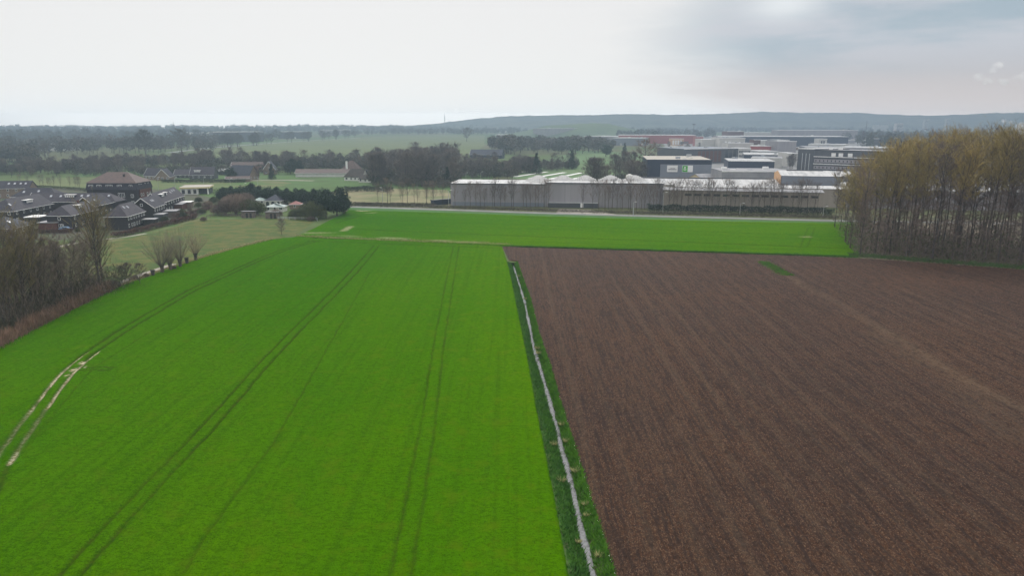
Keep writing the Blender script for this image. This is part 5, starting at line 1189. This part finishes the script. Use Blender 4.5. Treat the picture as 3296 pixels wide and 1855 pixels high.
hedge('hedge', 'dark hedge in front of the farms beyond the sports field', [(520,588),(600,588),(700,588),(790,588)], 2.2, 2.2, 'bush_far', 5000, ls=.5)
hedge('hedge', 'low brown hedge between the pale field and the road', [(1140,660),(1250,662),(1400,664)], 2.5, 1.4, 'brush', 4000)
hedge('hedge', 'dark scrubby hedge behind the pale field', [(1110,618),(1180,616),(1260,618)], 4, 3, 'bush_far', 3000, ls=.6)
hedge('hedge', 'low clipped hedge row beside the young trees left of the mansard block', [(60,602),(150,606),(240,612),(290,618)], 2.0, 1.6, 'bush', 3500, ls=.4)

# ---- slim trees in a row along the road
G1 = 'slim bare trees in front of the grey hall'; L1 = 'slim bare tree in the roadside row in front of the grey hall'
G2 = 'slim bare trees in front of the beige hall'; L2 = 'slim bare tree in the roadside row in front of the beige hall and hedge'
G3 = 'slim bare trees beside the pale field'; L3 = 'slim bare tree in the roadside row beside the pale field'
xs3 = [1217,1248,1256,1291,1297,1312,1334,1345,1374,1395,1373,1395,1425]
xs1 = [1464.5,1497,1514,1532,1546,1560,1586,1592,1611,1625,1647,1652,1684,1694,1707,1723,1732,1751,1766,1875,1908,1927,1947,1958,1970,1986,2003,2023,2029,2048,2064,2075,2091,2103,2113,2123]
xs2 = [2153,2167,2178,2192,2214,2231,2250,2272,2280,2290,2311,2335,2350,2365,2392,2417,2421,2442,2458,2477,2487,2508,2513,2549,2568,2576,2597,2619]
for xs_, gl, gg in ((xs3, L3, G3), (xs1, L1, G1), (xs2, L2, G2)):
    for x in xs_:
        yb = np.interp(x, [1200,1450,1850,2300,2650], [652,664,672,681,692])+rnd.uniform(-2,3); yt = np.interp(x, [1200,1450,1850,2300,2650], [585,598,588,590,597])+rnd.uniform(-10,16)
        plant('roadside_tree', SLIM[rnd.randrange(5)], G(x, yb), HT(x, yb, yt)/11., rnd.uniform(0, 6.28), gl, 'tree', gg)
# ---- the dark evergreen group
EG = 'dark evergreens behind the cottages'
for i, (px, py, top) in enumerate(((715,648,604),(745,645,600),(775,650,598),(805,648,590),(835,650,598),(865,652,600),(895,655,602),(925,657,606),(955,660,606),(985,662,608),(1015,664,608),(1045,668,606))):
    h_ = HT(px, py, top); plant('evergreen_tree', EVG[i % 3], G(px, py), h_/8.2, i*1.7, 'dark green evergreen in the dense row behind the little cottages', 'tree', EG)
for i, (px, py, top, lab) in enumerate(((1085,695,606,'largest dark evergreen at the corner of the crop and the road'),(1050,702,612,'dark evergreen second from the corner of the crop'),(1108,690,622,'dark evergreen leaning over the road verge'))):
    h_ = HT(px, py, top); plant('evergreen_tree', EVG[i % 3], G(px, py), h_/8.2, i*1.1, lab, 'tree', EG)
for i, (px, py, top, kk, lab) in enumerate(((1010,706,646,0,'rounded grey green bush in front of the dark evergreens'),(985,704,658,1,'second grey green bush beside the rounded one'),(950,704,672,1,'low grey green bush by the pale fence'),(760,690,622,3,'spreading grey brown bare bush left of the field shelters'),(725,692,640,3,'low spreading bare bush at the end of the rail fence'),
   (800,690,640,0,'green bush over the left field shelter'),(830,692,648,1,'green bush between the two field shelters'),(700,690,660,2,'brown bare bush at the end of the beech hedge'),(790,665,618,2,'tall bare bush in front of the evergreens'),(690,655,632,0,'green shrub in front of the white showroom'),(640,652,634,1,'low green shrub below the showroom pillar'),(670,672,646,3,'grey bare shrub at the foot of the gardens'),(890,700,672,2,'brown bush beside the right field shelter'),(735,665,630,3,'pale bare bush in the middle of the scrub'))):
    h_ = HT(px, py, top); plant('bush', BSH[kk], G(px, py), h_/4.4, i*.9, lab, 'bush', 'bushes around the cottages')
# ---- garden trees and parked cars
rg = random.Random(9)
for i, (px, py) in enumerate(((150,700),(175,722),(90,712),(262,725),(300,738),(330,742),(350,700),(395,697),(440,700),(530,715),(560,712),(590,700),(620,690),(610,678),(585,690),(650,690),(640,668),(120,728),(70,748),(330,690),(250,748),(545,675),(660,660),(15,765),(105,768))):
    plant('garden_shrub', BSH[rg.randrange(4)], G(px, py), rg.uniform(.3,.65), rg.uniform(0,6), 'small shrub in the gardens between the dark houses', 'shrub', 'garden shrubs of the estate')
for i, (px, py, rz) in enumerate(((2150,503,20),(2162,496,200),(2178,488,20),(2196,480,20),(2205,500,80),(2226,505,80),(2325,578,0),(2333,579,0),(2520,556,10),(2530,560,10),(2545,566,90),(2300,515,0))):
    car('small parked or driving car on the roads of the business park', px, py, rz, rg.choice(('white','charcoal','galv')))['group'] = 'cars in the business park'
# ---- rows and clumps further off
def scatter(label, group, name, pairs, base, quads, cnt, hr, seed, cat='tree', kz=1.0):
    rnd = random.Random(seed)
    for i in range(cnt):
        q = quads[i % len(quads)]; u = rnd.random(); x = q[0]+(q[2]-q[0])*u; y = q[1]+(q[3]-q[1])*u+rnd.uniform(-q[4], q[4])
        plant(name, pairs[rnd.randrange(len(pairs))], G(x, y), rnd.uniform(*hr)/base, rnd.uniform(0, 6.28), label, cat, group)
scatter('thin young tree in the straight row along the yellow green meadow', 'young trees along the meadow', 'young_tree', SLIM, 11, [(60,600,290,612,1)], 12, (6,7.5), 1)
scatter('bare tree in the brown belt between the farms and the far meadow', 'trees of the brown belt', 'bare_tree', RND_, 14, [(620,545,860,540,6),(860,545,1150,535,6),(560,545,800,520,6)], 70, (11,16), 2)
scatter('bare tree of the tall clump around the nursery sheds', 'trees of the tall clump', 'bare_tree', RND_, 14, [(1190,560,1330,570,14),(1290,550,1460,560,10),(1200,590,1470,596,8),(1330,530,1470,535,8)], 75, (15,21), 3)
scatter('brownish bare tree in the scrub behind the grey hall', 'trees of the scrub', 'bare_tree', RND_, 14, [(1470,560,1650,565,12),(1500,540,1700,545,8),(1640,560,1850,538,6)], 56, (8,14), 4)
scatter('bare tree of the brown thicket left of the sign warehouse', 'trees of the brown thicket', 'bare_tree', RND_, 14, [(1985,585,2075,590,6),(1975,570,2070,570,8),(1900,600,2060,604,4)], 26, (11,19), 5)
scatter('large dark tree of the avenue along the far farm road', 'avenue trees', 'avenue_tree', FAR, 18, [(705,476,1000,453,1.2),(705,476,830,468,1),(990,455,1180,442,1)], 34, (17,24), 6)
scatter('small bare tree among the industrial halls', 'trees of the business park', 'bare_tree', RND_, 14, [(2180,512,2260,480,5),(2440,500,2560,508,3),(2300,470,2700,470,4),(2100,500,2170,470,4),(2540,545,2560,540,2)], 22, (9,14), 7)
scatter('bare tree in the thin line left of the farmhouses', 'trees left of the farmhouses', 'bare_tree', RND_, 14, [(240,560,460,560,6),(300,545,600,545,6),(200,550,420,530,8)], 46, (8,13), 8)
scatter('bare tree in the old orchard line behind the estate', 'trees behind the estate', 'bare_tree', RND_, 14, [(-40,566,240,560,7),(0,552,260,548,4)], 44, (8,12), 9)
for i, (px, py, top, kk, lab) in enumerate(((935,560,512,0,'dark round evergreen, taller one of the pair left of the long barn'),(965,562,516,1,'dark round evergreen, right one of the pair left of the long barn'),(745,580,537,2,'dark evergreen in front of the low shed beyond the sports field'),(1380,598,536,0,'dark conifer, left of the two behind the grey hall'),(1440,598,540,1,'dark conifer, right of the two behind the grey hall'),
   (876,578,530,0,'narrow dark conifer by the pointed gable house'),(1727,560,495,1,'narrow dark conifer in the scrub'),(1840,545,487,0,'dark conifer at the edge of the green field'),(185,560,532,0,'small dark conifer left of the estate meadow'),(1950,505,462,2,'dark green rounded tree left of the access road'),(2010,503,462,0,'dark green rounded tree second left of the access road'),(1590,545,505,1,'dark conifer in the garden scrub'))):
    pr = CON if kk < 2 and i > 2 else EVG; h_ = HT(px, py, top)
    plant('conifer_tree', pr[kk % len(pr)], G(px, py), h_/(11.5 if pr is CON else 8.2), i*1.3, lab, 'tree', 'dark conifers')
PK = [bare_tree(120, 9, 8, .18, 'round', 44, 5, 12, .12, .9, ('bark', 'twig_pink'), .2)]
plant('blossom_tree', PK[0], G(826, 578), 1.0, 0, 'pinkish blossoming tree beside the steep farmhouse', 'tree')
plant('blossom_tree', PK[0], G(1478, 528), 1.1, 1, 'reddish budding tree in front of the blue grey barn', 'tree')
plant('bare_tree', bare_tree(121, 20, 15, .4, 'oak', 40, 5, 12, .10, 1.5, ('bark', 'twig'), .35), G(2076, 565), HT(2076,565,448)/20., .5, 'large bare tree with open crown standing above the thicket left of the sign warehouse', 'tree')
plant('bare_tree', FAR[0], G(470, 505), HT(470,505,418)/18., .5, 'big dark bare tree with spreading crown in front of the left woods', 'tree')
plant('bare_tree', FAR[1], G(585, 490), HT(585,490,416)/18., 1.5, 'second big dark bare tree in front of the flat dark hall', 'tree')
plant('bare_tree', RND_[1], G(149, 518), HT(149,518,462)/14., 1.5, 'lone bare tree beside the pale track far left', 'tree')
plant('round_tree', FAR[2], G(1502, 455), HT(1502,455,413)/17., 1.5, 'round dark ivy covered tree standing alone at the far edge of the meadow', 'tree')
plant('round_tree', BELTM[1], G(112, 560), .6, 1.5, 'small bare tree left of the meadow', 'tree')

# ---- far woods, each one mass
def woods(label, quads, cnt, hr, seed, m='twig_far', wr=(.55, .8), tri=70, ts=.13, name='woods'):
    """quads: photo x0,y0,x1,y1,dy of the ground they stand on"""
    r_ = np.random.RandomState(seed); tot = []
    ntr = tri
    for i in range(cnt):
        q = quads[i % len(quads)]; u = r_.rand(); p = G(q[0]+(q[2]-q[0])*u, q[1]+(q[3]-q[1])*u+(r_.rand()*2-1)*q[4])
        H = r_.uniform(*hr)*(.72+.6*vnoise(np.array([p.x*.02]), np.array([p.y*.004+seed]))[0]); W_ = H*r_.uniform(*wr)
        a = r_.rand(ntr)*6.28; e = np.arcsin(r_.rand(ntr)*1.9-.9); k = r_.rand(ntr)**.4
        c = np.stack([np.cos(a)*np.cos(e)*k*W_*.5, np.sin(a)*np.cos(e)*k*W_*.5, H*.56+np.sin(e)*k*H*.40], 1)
        t1 = r_.normal(size=(ntr, 3)); t1 /= np.linalg.norm(t1, axis=1)[:, None]; t2 = np.cross(t1, r_.normal(size=(ntr, 3))); t2 /= np.linalg.norm(t2, axis=1)[:, None]
        s = (H*ts*r_.uniform(.6, 1.3, ntr))[:, None]
        v = np.stack([c-t1*s, c+t1*s, c+t2*s*.8], 1).reshape(-1, 3)
        v = np.vstack([v, [[-H*.018, 0, 0], [H*.018, 0, 0], [0, 0, H*.7]], [[0, -H*.018, 0], [0, H*.018, 0], [0, 0, H*.7]]])
        tot.append(v + np.array([p.x, p.y, 0]))
    V = np.vstack(tot).astype(np.float32); nf = len(V)//3; me = bpy.data.meshes.new(name)
    me.vertices.add(len(V)); me.vertices.foreach_set('co', V.ravel()); me.loops.add(nf*3); me.loops.foreach_set('vertex_index', np.arange(nf*3, dtype=np.int32))
    me.polygons.add(nf); me.polygons.foreach_set('loop_start', np.arange(0, nf*3, 3, dtype=np.int32)); me.update(calc_edges=True); me.materials.append(MT[m])
    return tag(link(name, me), label, 'woods', kind='stuff')
MT['wood_far'] = mat('far_wood', (.075,.08,.055), (.035,.048,.035), .02, rough=1)
MT['wood_mid'] = mat('mid_wood', (.10,.088,.072), (.05,.056,.042), .04, rough=1)
woods('dark bare woods on the left between the farms and the horizon', [(-250,505,700,480,10),(-250,480,760,466,8),(-200,525,120,520,4)], 520, (13,20), 31, 'wood_mid', tri=90, ts=.09)
woods('woods along the left half of the skyline', [(-300,455,900,440,10),(-300,435,1100,426,5)], 900, (14,24), 32, 'wood_far', tri=60)
woods('hazy tree line at the left horizon', [(-300,418,1250,417,1.5),(-300,425,1300,421,3)], 1300, (16,28), 33, 'wood_far', tri=34, ts=.18)
woods('woods in the middle behind the far meadow', [(1130,432,1700,430,4),(1250,424,1700,424,5)], 420, (14,22), 34, 'wood_far', tri=60)
woods('dark wood left of the green field, behind the fence of birches', [(1600,492,1960,486,9),(1580,484,1980,474,5)], 170, (15,22), 35, 'wood_mid', tri=150, ts=.09)
woods('wood between the green mound and the business park', [(1990,446,2300,440,8),(2000,428,2800,420,5)], 380, (14,24), 36, 'wood_far', tri=60)
woods('woods behind the business park up to the right frame edge', [(2700,448,3500,448,12),(2760,470,3500,480,14),(2300,425,3500,418,5)], 800, (14,23), 37, 'wood_far', tri=60)
woods('hazy woods at the foot of the hills', [(1150,418,3500,418,2)], 900, (16,28), 38, 'wood_far', tri=34, ts=.18)
woods('low scrub and garden trees in front of the blue grey barn', [(1180,585,1480,590,14),(1180,550,1480,550,14),(1480,560,1660,560,18),(1640,555,1860,535,9)], 420, (4,9), 39, 'wood_mid', tri=160, ts=.08)
woods('low brown scrub under the trees around the nursery sheds', [(1190,560,1330,570,14),(1290,550,1460,560,10),(1200,596,1470,600,6),(1470,560,1650,565,12),(1640,560,1850,538,6),(1985,585,2075,590,8)], 520, (2.5,6), 42, 'wood_mid', tri=110, ts=.09, wr=(1.0,1.8))
woods('low brown thicket between the estate meadow and the farmhouses', [(430,562,700,558,7),(240,562,560,560,9),(640,560,940,556,6),(430,530,900,520,6)], 380, (3.5,8), 43, 'wood_mid', tri=110, ts=.09, wr=(.8,1.4))
woods('bare brown trees between the long barn and the far meadow', [(820,540,1180,534,7),(940,552,1190,548,4),(1180,530,1340,526,5)], 240, (6,12), 44, 'wood_mid', tri=150, ts=.08)
for i, (px, py, k_, kk) in enumerate(((352,930,.5,2),(372,925,.4,3),(432,905,.35,2),(470,895,.3,3),(560,868,.25,3),(655,712,.45,2),(1000,712,.5,2),(1030,700,.6,3))):
    plant('boundary_bush', BSH[kk], G(px, py), k_, i*1.1, 'low scrubby bush on the boundary between pasture and crop', 'bush', 'bushes along the crop boundary')
woods('hedgerow trees in the brown belt below the far meadow', [(240,545,640,525,10),(620,540,1180,536,7),(-100,560,300,548,8)], 460, (6,11), 40, 'wood_mid', tri=160, ts=.08)
woods('bushes and trees along the access road and behind the sign warehouse', [(2080,520,2240,490,8),(2180,470,2240,455,4)], 60, (5,9), 41, 'wood_mid', tri=140, ts=.08)

# ================================================================== AIR
def volume_mat(name, colr, dens, aniso=0.0, noise=None):
    m = bpy.data.materials.new(name); m.use_nodes = True; t = m.node_tree; t.nodes.clear()
    o = N(t, 'ShaderNodeOutputMaterial'); v = N(t, 'ShaderNodeVolumePrincipled'); v.inputs['Color'].default_value = (*colr, 1); v.inputs['Density'].default_value = dens; v.inputs['Anisotropy'].default_value = aniso
    if noise:
        g = N(t, 'ShaderNodeTexCoord'); n = N(t, 'ShaderNodeTexNoise', inp={'Scale': noise[0], 'Detail': 4.0}); t.links.new(g.outputs['Object'], n.inputs['Vector'])
        t.links.new(M_(t, 'MULTIPLY', SM(t, n.outputs[0], noise[1], noise[2]), dens), v.inputs['Density'])
    t.links.new(v.outputs[0], o.inputs['Volume']); return m
hz = MB().box(-5300, 5300, -620, 5300, -1.6, 108).build('haze', volume_mat('haze', (.33,.42,.52), HD, .6)); tag(hz, kind='stuff')
# steam rising behind the wood
def steam(label, blobs, dens):
    mb = None; bm = bmesh.new()
    for p, r_ in blobs: bmesh.ops.create_icosphere(bm, subdivisions=2, radius=r_, matrix=Matrix.Translation(p) @ Matrix.Diagonal((1.25, 1, .9, 1)))
    me = bpy.data.meshes.new('steam'); bm.to_mesh(me); bm.free()
    me.materials.append(volume_mat('steam', (1, 1, 1), dens, .2, (.035, .40, .62))); return tag(link('steam', me), label, 'steam', kind='stuff')
def at_px(px, py, Y): 
    c, s = math.cos(PITCH), math.sin(PITCH); v = (py-927.5)/F; d = (c-v*s); k = Y/d
    return Vector(((px-1648)/F*k, Y, CAM_H+(-s-v*c)*k))
steam('white steam billowing up behind the right end of the wood', [(at_px(3250,400,1500),9),(at_px(3275,412,1500),10),(at_px(3296,425,1500),10),(at_px(3235,388,1500),6),(at_px(3290,400,1500),6),(at_px(3270,440,1500),9)], .25)
steam('small torn white vapour cloud in the sky at the right', [(at_px(3212,210,2600),16),(at_px(3198,225,2600),14),(at_px(3150,250,2600),18),(at_px(3180,262,2600),16),(at_px(3230,262,2600),16),(at_px(3275,255,2600),18),(at_px(3300,240,2600),14)], .028)
